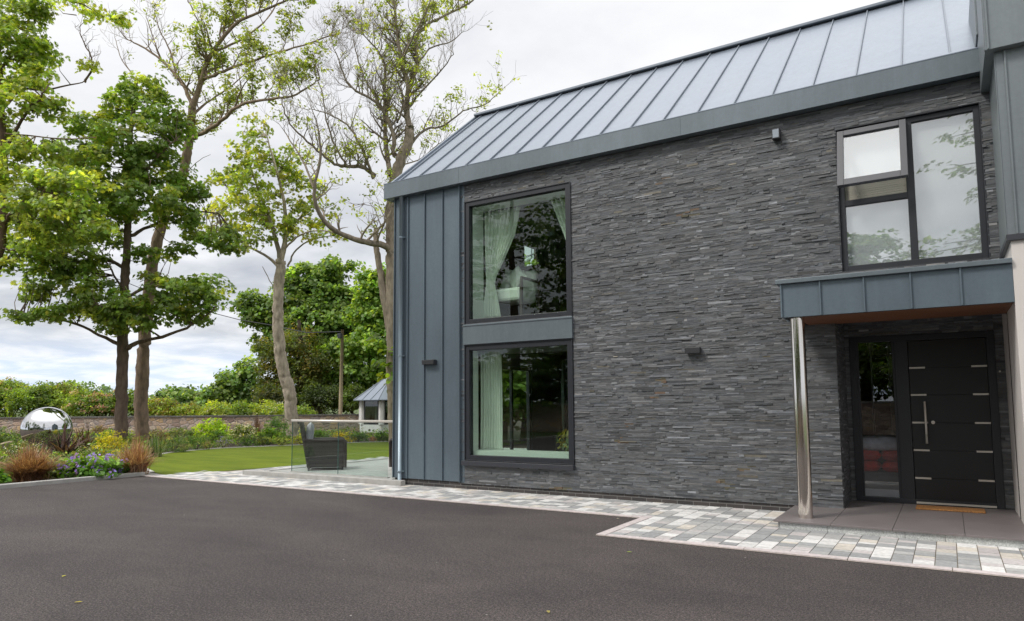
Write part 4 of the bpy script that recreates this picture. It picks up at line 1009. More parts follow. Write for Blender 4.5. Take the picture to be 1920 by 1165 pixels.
# C: lighter sycamore with the slim pale twisting trunk
T = Tree(30, (.40, .34, .275))
T.limb([(550, 806), (546, 760), (541, 725), (530, 695), (524, 650), (521, 600), (522, 540), (527, 490)], .29, .20, 12, True)
for l, r0 in (([(527, 490), (516, 445), (502, 400), (478, 340, .5), (460, 280, .8)], .13), ([(527, 490), (538, 435), (532, 370, -.3), (516, 310, -.4), (500, 255, -.4)], .14), ([(525, 503), (500, 480), (465, 462, -.4), (425, 440, -.8), (400, 400, -1)], .08),
              ([(536, 440), (570, 400, .5), (600, 370, .8), (620, 340, 1)], .07), ([(530, 470), (560, 440, -.5), (600, 430, -.8), (640, 440, -1)], .05), ([(505, 400), (460, 380, .7), (425, 350, 1)], .06), ([(520, 330), (545, 290, .5), (560, 260, .8)], .06), ([(540, 500), (552, 470), (580, 450), (620, 442)], .05)):
    T.limb(l, r0, .02, 7)
T.limb([(521, 557), (508, 530), (492, 500)], .035, .012, 6)
bl = [(470, 280, 45, 34, 0), (440, 320, 42, 34, .5), (500, 330, 60, 42, 0), (545, 300, 34, 36, .5), (455, 380, 58, 34, -.4), (520, 400, 64, 34, 0), (580, 350, 36, 32, .5), (430, 435, 48, 20, .4), (470, 440, 44, 18, -.5), (590, 400, 42, 26, .4), (560, 430, 38, 20, 0), (610, 445, 40, 12, -.3), (480, 235, 26, 22, .3), (415, 400, 30, 26, .5)]
C, Nn = blob_clumps(T, bl, 4.0, .8)
for c in C[::1]: T.connect(c)
ps_, nr, ix = clump_leaves(C, Nn, 24, .38, .08, .75, .6, .5)
finish(T, 'sycamore_tree', 'light crowned sycamore with a slim pale twisting trunk standing clear in the middle', 'tree', G(550, 800), [(ps_, nr, rng.uniform(.10, .18, len(ps_)), clump_col(len(C), ix, (.25, .325, .08), .25, .18, (.40, .43, .09), .28), 'lobed', 'crown')])

# D: big half bare ash at the house corner
T = Tree(26, (.26, .215, .165))
w0 = T.limb([(742, 850), (738, 760), (736, 640), (734, 520), (735, 450), (731, 400), (744, 309), (765, 275), (768, 240)], .26, .17, 12, True)
T.limb([(736, 640), (720, 560), (712, 500), (704, 460), (705, 430, .3)], .17, .08, 9)
L_ = []
a_ = lambda pts, r0, r1=.012: L_.append(T.limb(pts, r0, r1, 8))
a_([(768, 240), (761, 206), (768, 161), (754, 127), (747, 86), (744, 50), (738, 0), (735, -40)], .13, .03)
a_([(768, 165), (784, 125, .3), (779, 78, .5), (792, 51, .7), (826, 34, .9), (878, 8, 1.1), (900, -10, 1.2)], .10, .02)
a_([(784, 118, .3), (809, 86, .8), (843, 82, 1.2), (868, 60, 1.5)], .045)
a_([(740, 290), (735, 240), (722, 212, -.2), (708, 195, -.4), (675, 174, -.8), (655, 165, -1), (640, 125, -1.2), (625, 90, -1.4)], .10)
a_([(732, 330), (722, 270, .5), (722, 220, .6), (720, 172, .6), (724, 125, .5), (710, 96, .4), (690, 75, .3), (672, 55, .2)], .11)
a_([(745, 230, .3), (760, 185, .9), (742, 150, 1.2), (745, 110, 1.5)], .05)
a_([(765, 275), (799, 238, .3), (823, 242, .5), (850, 223, .7), (871, 205, .9), (905, 200, 1), (935, 175, 1.1)], .06)
a_([(703, 330), (682, 312, -.5), (650, 312, -.8), (634, 312, -1), (607, 292, -1.2), (583, 271, -1.5), (545, 237, -1.8), (530, 200, -2), (520, 168, -2)], .09)
a_([(735, 470), (718, 458, -.3), (690, 456, -.8), (650, 445, -1.3), (615, 425, -1.7), (592, 392, -2), (588, 350, -2.1), (603, 300, -2.2), (598, 250, -2.3)], .15, .03)
a_([(588, 352, -2.1), (570, 305, -2), (548, 268, -1.8), (530, 242, -1.7)], .05)
a_([(690, 450, -.8), (720, 420, -.9), (736, 395, -1), (738, 360, -1)], .05)
a_([(700, 335, -.2), (680, 280, -.8), (655, 235, -1.1), (620, 215, -1.3), (585, 205, -1.5)], .06)
a_([(650, 312, -.8), (625, 270, -.5), (610, 220, -.3), (605, 170, 0), (590, 140, .2)], .045)
a_([(722, 212, 0), (690, 160, .8), (670, 110, 1.2), (662, 70, 1.4)], .05)
a_([(768, 200), (800, 160, -.5), (830, 130, -.9), (850, 100, -1.2)], .05)
a_([(752, 120), (775, 70, -.6), (800, 20, -1), (812, -15, -1.2)], .05)
a_([(748, 90), (722, 50, .5), (705, 10, .8)], .04)
a_([(752, 310), (790, 300, .8), (815, 275, 1.2), (835, 262, 1.4)], .03)
leafy = {6: 1., 7: .8, 1: .6, 2: .5, 0: .35, 9: .5, 17: .9, 8: .3, 11: .6}
T.tips = []
for i, (w, r) in enumerate(L_):
    n0 = len(T.tips); T.twigs(w, r, 4 if i == 8 else 2 if i in (6, 7, 9) else 1, 1.05, 2 if i in (0, 1, 3, 4, 7) else 1, 3, .35 if i == 8 else .5, 1.0)
    pk = leafy.get(i, .14) * .28; T.tips = T.tips[:n0] + [x for x in T.tips[n0:] if rnd.random() < pk]
T.tips = [x for x in T.tips if px_of(x[0])[0] > 670 or px_of(x[0])[1] > 270 or rnd.random() < .2]
C = np.array([x[0] for x in T.tips]); Nn = np.array([x[1] for x in T.tips]); C0 = len(C)
bl = [(745, 285, 26, 34, 0), (715, 340, 34, 36, -.4), (700, 385, 42, 40, .4), (745, 350, 24, 45, -.4), (660, 385, 28, 26, -.5), (690, 425, 30, 16, 0), (640, 330, 22, 16, -.8), (560, 228, 30, 12, -1.5), (525, 215, 24, 12, -1.6), (900, 192, 22, 14, 1), (925, 172, 14, 10, 1.1), (850, 180, 14, 9, .7)]
C2, N2 = blob_clumps(T, bl, 2.2, .8)
for c in C2: T.connect(c, .008)
C = np.concatenate([C, C2]); Nn = np.concatenate([Nn, N2])
ps_, nr, ix = clump_leaves(C, Nn, 9, .21, .07, .7, .6, .5)
finish(T, 'ash_tree', 'big half bare ash with many crooked limbs rising beside the house corner', 'tree', G(742, 850), [(ps_, nr, rng.uniform(.10, .18, len(ps_)), clump_col(len(C), ix, (.25, .32, .08), .25, .2, (.37, .44, .09), .4), 'oval', 'crown')])

# E: leafy tree cut by the left edge of the picture
T = Tree(23, (.15, .10, .07))
T.limb([(-70, 840), (-62, 760), (-50, 640), (-16, 545), (6, 430), (6, 300), (0, 180), (-5, 80)], .22, .10, 12, True)
for l, r0 in (([(6, 300), (30, 240), (62, 200, -.5), (85, 170, -.8)], .09), ([(6, 200), (40, 165, .4), (80, 170, .8), (118, 163, 1), (160, 153, 1.1)], .06), ([(8, 420), (40, 380, -.6), (90, 345, -1)], .08), ([(0, 500), (30, 470, .5), (60, 460, .7)], .05), ([(0, 130), (40, 80, .3), (70, 30, .5), (110, 0, .8)], .06), ([(4, 250), (60, 255, -.5), (120, 262, -.8), (180, 258, -1)], .03)):
    T.limb(l, r0, .015, 7)
w, r = T.limb([(158, 154, 1.1), (170, 135, 1.1), (174, 112, 1.1), (163, 90, 1), (152, 72, 1), (150, 50, 1)], .045, .012, 6); T.tips = []
T.twigs(w, r, 2, .55, 1, 6, .5)
w, r = T.limb([(118, 0, .8), (150, 5, .8), (175, 20, .8), (205, 38, .8), (235, 33, .8)], .03, .008, 6)
bl = [(30, 20, 60, 30, 0), (75, 12, 46, 20, .3), (30, 70, 52, 34, -.3), (60, 100, 46, 26, 0), (88, 92, 30, 18, .3), (20, 130, 40, 30, 0), (70, 145, 42, 20, -.4), (30, 185, 50, 28, -.6), (85, 190, 36, 16, .2), (20, 240, 30, 24, .4), (110, 215, 18, 10, .5), (40, 275, 48, 20, -.7), (90, 285, 42, 16, -.5),
      (25, 330, 46, 28, -.3), (95, 330, 60, 20, -.9), (150, 345, 60, 20, -1.4), (60, 375, 60, 24, -1), (130, 390, 60, 22, -1.5), (190, 430, 42, 13, -1.6), (30, 420, 40, 26, 0), (90, 425, 50, 24, -1), (30, 460, 34, 22, .3), (75, 465, 36, 18, -.6), (20, 500, 24, 16, 0), (140, 450, 40, 16, -1.2), (165, 120, 12, 9, 1), (180, 22, 18, 8, .8), (228, 35, 14, 7, .8), (150, 2, 26, 8, .8)]
C, Nn = blob_clumps(T, bl, 6.8, .8)
for c in C[::2]: T.connect(c)
ps_, nr, ix = clump_leaves(C, Nn, 30, .34, .08, .75, .6, .5)
finish(T, 'sycamore_tree', 'leafy sycamore at the left edge with a forked bare branch reaching right', 'tree', G(-70, 835), [(ps_, nr, rng.uniform(.09, .17, len(ps_)), clump_col(len(C), ix, (.225, .315, .075), .24, .16, (.39, .46, .10), .3), 'lobed', 'crown')])

# trees behind the garden wall ------------------------------------------------
def far_tree(name, label, dep, trunk, bl, dens, per, rad, size, base, alt=None, altp=0, shape='five', limbs=(), bark=(.09, .07, .05), r0=.3, nconn=3):
    T = Tree(dep, bark); T.limb(trunk, r0, r0 * .35, 9, True)
    for l in limbs: T.limb(l, r0 * .45, .04, 6)
    C, Nn = blob_clumps(T, bl, dens, .9)
    for c in C[::nconn]: T.connect(c, .02)
    ps_, nr, ix = clump_leaves(C, Nn, int(per * 1.7), rad, .17, .75, .6, .25)
    return finish(T, name, label, 'tree', P(trunk[0][0], 780, dep), [(ps_, nr, rng.uniform(size * .75, size * 1.25, len(ps_)), clump_col(len(C), ix, tuple(np.array(base) * BR), .24, .16, None if alt is None else tuple(np.array(alt) * BR), altp), shape, 'crown')])
far_tree('sycamore_tree', 'large dense sycamore filling the gap behind the utility pole', 53, [(600, 800), (598, 700), (595, 620), (600, 560)],
    [(470, 570, 28, 22, 0), (500, 590, 34, 26, 0), (545, 560, 44, 34, 0), (510, 640, 34, 30, 0), (660, 640, 40, 40, 0), (600, 690, 60, 40, 0), (600, 550, 48, 32, 0), (575, 520, 40, 24, 0), (620, 515, 32, 20, .5), (650, 570, 46, 34, 0), (600, 600, 70, 34, -1), (470, 600, 20, 10, 0), (640, 610, 50, 30, -1), (590, 640, 60, 24, -1), (620, 495, 20, 12, 0), (660, 500, 12, 8, 0)],
    4.2, 18, .62, .27, (.066, .105, .028), (.11, .155, .040), .25, limbs=[[(595, 620), (540, 580), (490, 580)], [(598, 600), (650, 560), (680, 540)], [(598, 580), (600, 540), (620, 500)]])
far_tree('sycamore_tree', 'bright green sycamore between the utility pole and the house corner', 49, [(690, 800), (692, 720), (695, 640), (700, 580)],
    [(700, 545, 34, 32, 0), (735, 530, 34, 34, 0), (690, 590, 40, 26, 0), (730, 590, 40, 36, 0), (660, 650, 44, 20, -1), (620, 655, 30, 12, -1), (700, 640, 46, 26, -1), (690, 690, 50, 24, -1), (650, 700, 40, 20, -1), (740, 680, 40, 40, 0), (650, 745, 40, 22, 0), (700, 730, 40, 18, 0), (690, 520, 20, 16, 0)],
    4.2, 18, .58, .26, (.088, .140, .032), (.15, .205, .045), .25, limbs=[[(693, 660), (650, 640), (620, 650)], [(693, 700), (650, 700)]])
far_tree('copper_tree', 'dark brownish green tree with drooping boughs left of the utility pole', 47.5, [(560, 800), (562, 720), (565, 650), (560, 600)],
    [(560, 640, 40, 26, 0), (530, 670, 40, 26, 0), (590, 680, 46, 28, 0), (510, 700, 30, 22, 0), (560, 710, 56, 26, 0), (500, 735, 24, 22, 0), (540, 745, 50, 22, 0), (600, 740, 46, 30, 0), (500, 650, 18, 16, 0)],
    5.0, 17, .55, .22, (.052, .068, .015), (.095, .080, .018), .22, 'oval')
far_tree('oak_tree', 'rounded green tree sloping down to the left of the dark brownish tree', 60, [(455, 790), (455, 740), (455, 700)],
    [(470, 690, 26, 18, 0), (440, 712, 32, 22, 0), (475, 728, 34, 24, 0), (410, 735, 26, 18, 0), (440, 750, 44, 18, 0), (395, 752, 22, 12, 0)],
    3.2, 16, .75, .3, (.068, .110, .034), (.12, .165, .045), .25)
far_tree('oak_tree', 'small round topped tree beyond the hedge right of the two trunks', 70, [(330, 795), (330, 760), (330, 740)],
    [(335, 738, 34, 14, 0), (310, 748, 24, 14, 0), (360, 748, 22, 14, 0), (335, 758, 46, 12, 0)],
    3.4, 16, .8, .32, (.066, .105, .034), (.12, .165, .045), .25)
far_tree('oak_tree', 'distant dome shaped tree beyond the hedge left of the two trunks', 95, [(128, 790), (128, 750), (128, 730)],
    [(115, 725, 24, 11, 0), (150, 722, 22, 10, 0), (132, 735, 40, 9, 0), (172, 730, 10, 7, 0)],
    .9, 12, 1.1, .40, (.055, .09, .03), (.08, .12, .04), .25)
far_tree('oak_tree', 'distant flat topped tree above the hedge at the far left', 90, [(20, 790), (20, 750), (20, 735)],
    [(15, 722, 30, 9, 0), (-15, 730, 24, 12, 0), (40, 732, 18, 8, 0)],
    .9, 12, 1.1, .40, (.055, .09, .03), (.08, .12, .04), .25)
far_tree('oak_tree', 'tiny distant tree just left of the slimmer trunk', 110, [(190, 790), (190, 750), (190, 735)],
    [(192, 727, 12, 4, 0), (204, 734, 9, 4, 0), (185, 736, 10, 4, 0)], 1.2, 10, .9, .4, (.055, .085, .035))

# hedgerow shrubs behind the wall
def shrub_far(name, label, cx, cyb, wpx, hpx, dep, base, alt, altp, shape='oval', flowers=None, size=.16, group=None):
    """foliage mound standing on the ground behind the wall"""
    c = P(cx, cyb, dep); m_ = dep / FL; a = wpx * m_; hh = P(cx, cyb - hpx, dep)[2]
    t = thing(name, (c[0], c[1], 0), label, 'shrub', group)
    st_ = MB()
    for _ in range(7):
        th = rnd.random() * 6.28; e_ = np.array([c[0] + math.cos(th) * a * .5, c[1] + math.sin(th) * a * .4, hh * rnd.uniform(.5, .8)]); st_.tube([(c[0], c[1], -.05), tuple((np.array([c[0], c[1], 0]) + e_) / 2 + np.array([0, 0, .2])), tuple(e_)], [.05, .03, .01], 5, (.09, .07, .05))
    st_.build('stems', 'bark', t)
    n = int(190 * a * hh / 2.2); C = []; Nn = []
    for _ in range(max(40, n)):
        v = np.array([rnd.gauss(0, 1) for _ in range(3)]); v /= np.linalg.norm(v); v[2] = abs(v[2]) if rnd.random() < .75 else v[2]
        k_ = rnd.uniform(.7, 1.05) * (1 + .12 * math.sin(v[0] * 7 + cx))
        o = _r * v[0] * a * k_ + np.array([_f[0], _f[1], 0]) * v[1] * min(a, 1.6) * k_; z = hh * .52 + v[2] * hh * .48 * k_
        C.append([c[0] + o[0], c[1] + o[1], max(.05, z)]); Nn.append(v)
    C = np.array(C); Nn = np.array(Nn)
    ps_, nr, ix = clump_leaves(C, Nn, 22, .34, .10, .7, .6, .2)
    leaves('foliage', ps_, nr, rng.uniform(size * .7, size * 1.3, len(ps_)), clump_col(len(C), ix, base, .28, .18, alt, altp), shape, t)
    if flowers:
        k_ = rng.random(len(C)) < flowers[1]; CF = C[k_] + Nn[k_] * .12
        if len(CF):
            pf, nf, ixf = clump_leaves(CF, Nn[k_], 26, .26, .06, .6, .6, .1)
            leaves('blossom', pf, nf, rng.uniform(.06, .11, len(pf)), lcol(len(pf), flowers[0], .2, .06), 'five', t, 'petal')
    return t
HG = 'hedgerow bushes behind the garden wall'
Yb = (.23, .31, .045); Gb = (.14, .22, .035); PK = (.55, .42, .32)
for i, (cx, w_, hp, dep, base, alt, ap, fl, lab) in enumerate([
    (-50, 52, 62, 41, Gb, Yb, .3, None, 'green bush behind the wall at the extreme left of the hedgerow'),
    (15, 42, 66, 42, Yb, Gb, .4, (PK, .10), 'yellow green bush with a few cream flowers left of the steel ball'),
    (62, 40, 60, 41, Gb, Yb, .35, None, 'dark green bush rising directly behind the steel ball'),
    (112, 40, 62, 42, Yb, (.13, .10, .03), .25, None, 'golden green bush right of the steel ball'),
    (160, 36, 46, 41, Gb, Yb, .4, (PK, .12), 'green bush with pale flowers midway between steel ball and trunks'),
    (200, 30, 44, 41, Gb, Yb, .3, ((.42, .24, .18), .35), 'bush with pinkish blossom just left of the slimmer trunk'),
    (250, 26, 48, 41, Gb, Yb, .2, None, 'green bush showing between the two trunks'),
    (300, 34, 34, 41, Yb, (.24, .19, .05), .4, None, 'yellow buff bush just right of the thicker trunk'),
    (352, 34, 24, 41, Yb, (.24, .20, .05), .4, None, 'low buff green bush above the wall in front of the round topped tree'),
    (405, 34, 26, 41, (.30, .35, .04), Gb, .3, ((.50, .48, .36), .10), 'low bright yellow green bush above the wall left of centre'),
    (455, 32, 28, 41, Yb, Gb, .35, None, 'yellow green bush above the wall below the sloping tree'),
    (505, 34, 26, 41, (.30, .36, .04), Gb, .25, ((.55, .54, .42), .14), 'yellow bush dotted with cream flowers left of the pale trunk'),
    (565, 26, 18, 41, Gb, Yb, .35, None, 'low green bush above the wall right of the pale trunk'),
    (520, 44, 60, 46, (.06, .085, .02), (.12, .12, .03), .3, None, 'dark undergrowth behind the pale trunk'),
    (600, 44, 62, 46, (.055, .085, .02), (.09, .13, .03), .3, None, 'dark undergrowth left of the utility pole'),
    (668, 42, 56, 46, (.07, .11, .02), (.13, .19, .03), .3, None, 'dark undergrowth left of the garden room roof'),
    (730, 40, 70, 47, (.08, .13, .02), (.13, .19, .03), .3, None, 'green undergrowth behind the garden room')]):
    shrub_far('hedge_bush', lab, cx, 800, w_, hp + 18, dep, base, alt, ap, flowers=fl, group=HG)

# ------------------------------------------------------------------ flower beds
def bed_mound(name, label, cx, by, wpx, hpx, base, alt=None, altp=.2, shape='oval', size=.06, flowers=None, per=16, cat='plant', dens=1.0, z0=0, stemmy=0, group=None):
    base = tuple(np.array(base) * 1.45); alt = None if alt is None else tuple(np.array(alt) * 1.35); dens *= 1.5
    c = G(cx, by, 0); dep = (c - np.array([0, 0, CH])) @ _f; m_ = dep / FL; a = wpx * m_ / 2; hh = hpx * m_
    c = c + c * np.array([1, 1, 0]) / np.linalg.norm(c[:2]) * a * .5
    t = thing(name, (c[0], c[1], 0), label, cat, group); st_ = MB()
    for _ in range(9):
        th = rnd.random() * 6.28; e_ = (c[0] + math.cos(th) * a * .6, c[1] + math.sin(th) * a * .5, hh * rnd.uniform(.5, .85)); st_.tube([(c[0], c[1], -.03), ((c[0] + e_[0]) / 2, (c[1] + e_[1]) / 2, hh * .4), e_], [.012, .008, .003], 4, (.10, .09, .05))
    st_.build('stems', 'bark', t)
    n = int(max(26, 170 * a * hh * dens)); C = []; Nn = []
    for _ in range(n):
        v = np.array([rnd.gauss(0, 1) for _ in range(3)]); v /= np.linalg.norm(v); v[2] = abs(v[2]); k_ = rnd.uniform(.6, 1.03) * (1 + .10 * math.sin(v[0] * 6 + cx) * math.cos(v[1] * 5))
        o = _r * v[0] * a * k_ + np.array([_f[0], _f[1], 0]) * v[1] * a * .8 * k_; C.append([c[0] + o[0], c[1] + o[1], .04 + v[2] * hh * k_ * .95]); Nn.append(v)
    C = np.array(C); Nn = np.array(Nn)
    ps_, nr, ix = clump_leaves(C, Nn, per, max(.06, min(.14, a * .3)), .03, .6, .6, 0)
    leaves('foliage', ps_, nr, rng.uniform(size * .7, size * 1.4, len(ps_)), clump_col(len(C), ix, base, .22, .2, alt, altp), shape, t)
    if flowers:
        col, frac, fs, up = flowers; k_ = (rng.random(len(C)) < frac) & (Nn[:, 2] > .1)
        CF = C[k_] + Nn[k_] * .03 + np.array([0, 0, up])
        if len(CF):
            pf, nf, ixf = clump_leaves(CF, Nn[k_] + np.array([0, -1, .2]) * .8, 6, .09, .03, .5, .7, 0)
            leaves('flowers', pf, nf, rng.uniform(fs * .5, fs * .85, len(pf)), lcol(len(pf), col, .15, .05), 'five', t, 'petal')
    return t
def blades(name, label, cx, by, wpx, hpx, n, wid, cols, curve=.6, cat='plant', stiff=.5, base_r=.05, flowers=None):
    """tuft of long arching blades"""
    c = G(cx, by, 0); dep = (c - np.array([0, 0, CH])) @ _f; m_ = dep / FL; a = wpx * m_ / 2; hh = hpx * m_
    c = c + c * np.array([1, 1, 0]) / np.linalg.norm(c[:2]) * a * .35
    t = thing(name, (c[0], c[1], 0), label, cat); mb = MB()
    for i in range(n):
        th = rnd.random() * 2 * PI; lean = rnd.random() ** stiff; L = math.hypot(a * lean, hh) * rnd.uniform(.7, 1.05)
        d = np.array([math.cos(th), math.sin(th)]); b0 = np.array([c[0] + rnd.gauss(0, base_r), c[1] + rnd.gauss(0, base_r), 0])
        s_ = np.array([-d[1], d[0], 0]) * wid * rnd.uniform(.6, 1.2) / 2; q = rnd.choice(cols); k_ = rnd.uniform(.65, 1.35); col = tuple(min(.9, x * k_) for x in q); pr = None
        for j in range(6):
            u = j / 5; r_ = a * lean * (u ** (1.4 + .4 * (1 - lean))) * 1.0; z = hh * (1 - .35 * lean) * (u - curve * lean * u * u) * 1.15 * (L / math.hypot(a * lean, hh))
            p = b0 + np.array([d[0] * r_, d[1] * r_, max(.01, z)]); w = s_ * (1 - u ** 2.2) + s_ * .05
            if pr is not None: mb.face([pr[0] - pr[1], pr[0] + pr[1], p + w, p - w], col)
            pr = (p, w)
    mb.build('blades', 'blade', t); return t
# ground cover so no bare soil dominates
n = 20000; pts = []
while len(pts) < n:
    px, py = rnd.uniform(-60, 760), 806 + 96 * rnd.random() ** 1.1; g = G(px, py, 0)
    if py > 905 - px * .04: continue
    # stay off the lawn, the paving and the drive
    if g[0] > -14.35 and g[1] < 9.4: continue
    yl = np.interp(px, [250, 266, 300, 350, 430, 540, 640, 760], [872, 861, 851, 845, 839, 834, 830, 827])
    if px > 262 and py > yl - 2: continue
    if px > 240 and py > 878: continue
    if g[0] > -16 and px > 265: continue
    pts.append([g[0], g[1], rnd.uniform(.02, .22) * (.6 + .8 * (math.sin(g[0] * 2.1) * math.cos(g[1] * 1.7) > 0))])
pts = np.array(pts); nr = rng.normal(0, .6, (n, 3)) + np.array([0, 0, .8])
o = leaves('ground_cover', pts, nr, rng.uniform(.06, .16, n), lcol(n, (.12, .20, .040), .42, .12, (.23, .23, .08), .25), 'oval', None)
tag(o, kind='stuff')

RB = [(.36, .21, .13), (.27, .145, .085), (.45, .29, .19), (.20, .11, .065)]
TB = [(.42, .28, .17), (.33, .18, .11), (.50, .36, .24), (.28, .13, .09)]
blades('ornamental_grass', 'large russet brown grass tussock at the left end of the kerb', 57, 905, 165, 84, 1500, .016, RB, .55, stiff=.45, base_r=.10)
blades('ornamental_grass', 'tan and pink grass tussock at the corner where kerb and lawn meet', 252, 893, 108, 80, 1100, .014, TB, .5, stiff=.5, base_r=.08)
blades('flax_plant', 'dark purple strap leaved plant in front of the steel ball', 122, 868, 130, 74, 80, .055, [(.055, .03, .032), (.10, .055, .05), (.16, .10, .085), (.03, .02, .02)], .35, stiff=.7, base_r=.08)
blades('flax_plant', 'dark purple strap leaved plant arching right in front of the slimmer trunk', 160, 845, 90, 58, 60, .05, [(.06, .035, .03), (.12, .075, .05), (.20, .13, .09)], .5, stiff=.6, base_r=.08)
bed_mound('geranium_plant', 'bright green clump with violet flowers along the kerb between the two grass tussocks', 176, 899, 132, 40, (.075, .16, .022), (.14, .24, .035), .3, 'five', .075, ((.34, .24, .72), .60, .095, .04), 16, dens=1.3)
bed_mound('spurge_plant', 'acid yellow flowering clump behind the violet flowers', 205, 862, 74, 54, (.24, .25, .018), (.34, .30, .02), .4, 'oval', .06, None, 18)
bed_mound('daisy_bush', 'green bush scattered with small white flowers above the russet grass', 40, 868, 96, 36, (.07, .10, .03), (.13, .15, .05), .3, 'oval', .06, ((.75, .74, .66), .30, .045, .04), 14)
bed_mound('daisy_bush', 'loose white flowers between the dark strap leaves and the yellow clump', 165, 866, 60, 26, (.06, .08, .03), (.12, .13, .05), .3, 'oval', .05, ((.75, .74, .66), .35, .045, .04), 12)
bed_mound('garden_shrub', 'dark green shrub left of the steel ball below the wall', 8, 842, 70, 36, (.05, .09, .02), (.09, .13, .03), .3, 'oval', .07, None, 16)
bed_mound('garden_shrub', 'mid green leafy plants directly under the steel ball', 84, 846, 90, 27, (.07, .13, .03), (.12, .18, .04), .3, 'five', .08, None, 14)
bed_mound('garden_shrub', 'green shrub under the slimmer trunk behind the yellow clump', 205, 836, 50, 30, (.07, .14, .02), (.12, .18, .03), .3, 'oval', .08, None, 14)
bed_mound('garden_shrub', 'small green plant left of the russet grass at the kerb', -6, 912, 40, 26, (.07, .15, .02), None, 0, 'five', .07, None, 14)
bed_mound('twiggy_bush', 'brown twiggy bush at the foot of the thicker trunk', 292, 838, 66, 30, (.10, .075, .035), (.15, .11, .05), .4, 'narrow', .08, None, 14)
blades('iris_plant', 'upright green leaves with pale seed stems right of the tan grass', 288, 858, 56, 42, 130, .03, [(.10, .17, .05), (.17, .24, .08), (.30, .30, .20)], .25, stiff=1.1, base_r=.12)
bed_mound('garden_shrub', 'dark green feathery mound at the lawn kerb right of the upright leaves', 325, 850, 60, 33, (.06, .10, .028), (.13, .13, .05), .3, 'narrow', .08, None, 18)
bed_mound('garden_shrub', 'deep green mound with yellow tips at the lawn kerb', 368, 845, 62, 32, (.05, .11, .02), (.15, .19, .04), .25, 'narrow', .07, ((.42, .42, .12), .14, .05, .02), 18)
bed_mound('golden_shrub', 'lime yellow shrub spreading in front of the stone wall', 397, 826, 74, 40, (.19, .28, .012), (.28, .36, .02), .4, 'oval', .10, None, 16)
bed_mound('garden_shrub', 'broad fresh green plants between the steel ball and the slimmer trunk', 160, 830, 70, 18, (.09, .15, .03), (.15, .19, .04), .3, 'five', .09, None, 16)
bed_mound('garden_shrub', 'tall bronze leaved shrub against the wall between ball and trunks', 185, 824, 40, 26, (.11, .075, .045), (.16, .14, .05), .35, 'narrow', .11, None, 14)
bed_mound('garden_shrub', 'pale yellow green plants between the two trunks', 246, 838, 50, 22, (.13, .18, .04), (.2, .24, .05), .3, 'oval', .08, None, 16)
bed_mound('garden_shrub', 'grey green shrub behind the dark feathery mound', 340, 828, 60, 28, (.09, .12, .05), (.15, .17, .07), .3, 'oval', .08, None, 16)
bed_mound('garden_shrub', 'bright green foliage left of the lavender blue clump before the lime shrub', 408, 834, 50, 26, (.09, .16, .03), (.16, .23, .04), .3, 'oval', .08, None, 16)
bed_mound('garden_shrub', 'green leafy clump between the bronze leaves and the pale trunk', 505, 832, 44, 30, (.09, .16, .03), (.17, .25, .04), .3, 'oval', .09, None, 16)
blades('ornamental_grass', 'small pinkish tan grass beside the lavender', 388, 842, 26, 20, 160, .014, TB, .45, stiff=.6)
bed_mound('lavender_plant', 'soft lavender blue clump at the lawn kerb', 419, 841, 36, 22, (.14, .17, .10), (.20, .22, .13), .3, 'narrow', .06, ((.30, .25, .50), .55, .055, .03), 14)
bed_mound('rose_bush', 'bush covered in cream white flowers before the wall', 455, 829, 62, 32, (.10, .14, .04), (.15, .18, .06), .3, 'oval', .08, ((.80, .77, .62), .62, .07, .02), 14)
blades('flax_plant', 'bronze strap leaved plant behind the cream flowers against the wall', 482, 816, 50, 38, 80, .05, [(.10, .06, .05), (.18, .11, .09), (.26, .18, .15)], .35, stiff=.9)
bed_mound('garden_shrub', 'tall fresh green shrub left of the pale trunk foot', 520, 828, 54, 48, (.07, .15, .04), (.15, .24, .04), .3, 'narrow', .09, None, 18)
bed_mound('garden_shrub', 'small dark green mound under the cream flowers', 466, 838, 36, 17, (.045, .09, .02), None, 0, 'oval', .06, None, 16)
bed_mound('garden_shrub', 'low dark plant with yellow green top right of the bronze leaves', 494, 837, 32, 24, (.045, .075, .02), (.17, .20, .03), .3, 'oval', .06, None, 16)
bed_mound('garden_shrub', 'pale green tufted plant at the lawn kerb just left of the glass', 528, 837, 34, 16, (.16, .22, .05), (.25, .28, .08), .3, 'narrow', .09, None, 14)
bed_mound('golden_shrub', 'yellow plant seen through the left end of the glass balustrade', 565, 835, 40, 20, (.25, .25, .015), (.30, .32, .03), .3, 'oval', .07, None, 14)
bed_mound('garden_shrub', 'leafy green shrub behind the wicker chair back', 596, 830, 50, 24, (.08, .14, .03), (.13, .19, .04), .3, 'oval', .09, None, 14)
bed_mound('golden_shrub', 'gold flowering plant between the wicker chair and the garden room', 644, 830, 46, 20, (.30, .27, .02), (.42, .34, .03), .4, 'oval', .07, None, 14)
bed_mound('garden_shrub', 'dark green plant at the left foot of the garden room', 672, 829, 34, 18, (.05, .10, .03), None, 0, 'oval', .08, None, 14)
bed_mound('garden_shrub', 'green pointed leaved plant at the right foot of the garden room', 718, 828, 28, 19, (.08, .15, .03), (.15, .22, .04), .3, 'narrow', .16, None, 10)
bed_mound('rose_bush', 'low reddish plant in front of the garden room wall', 700, 829, 16, 9, (.25, .14, .09), None, 0, 'oval', .05, None, 8)
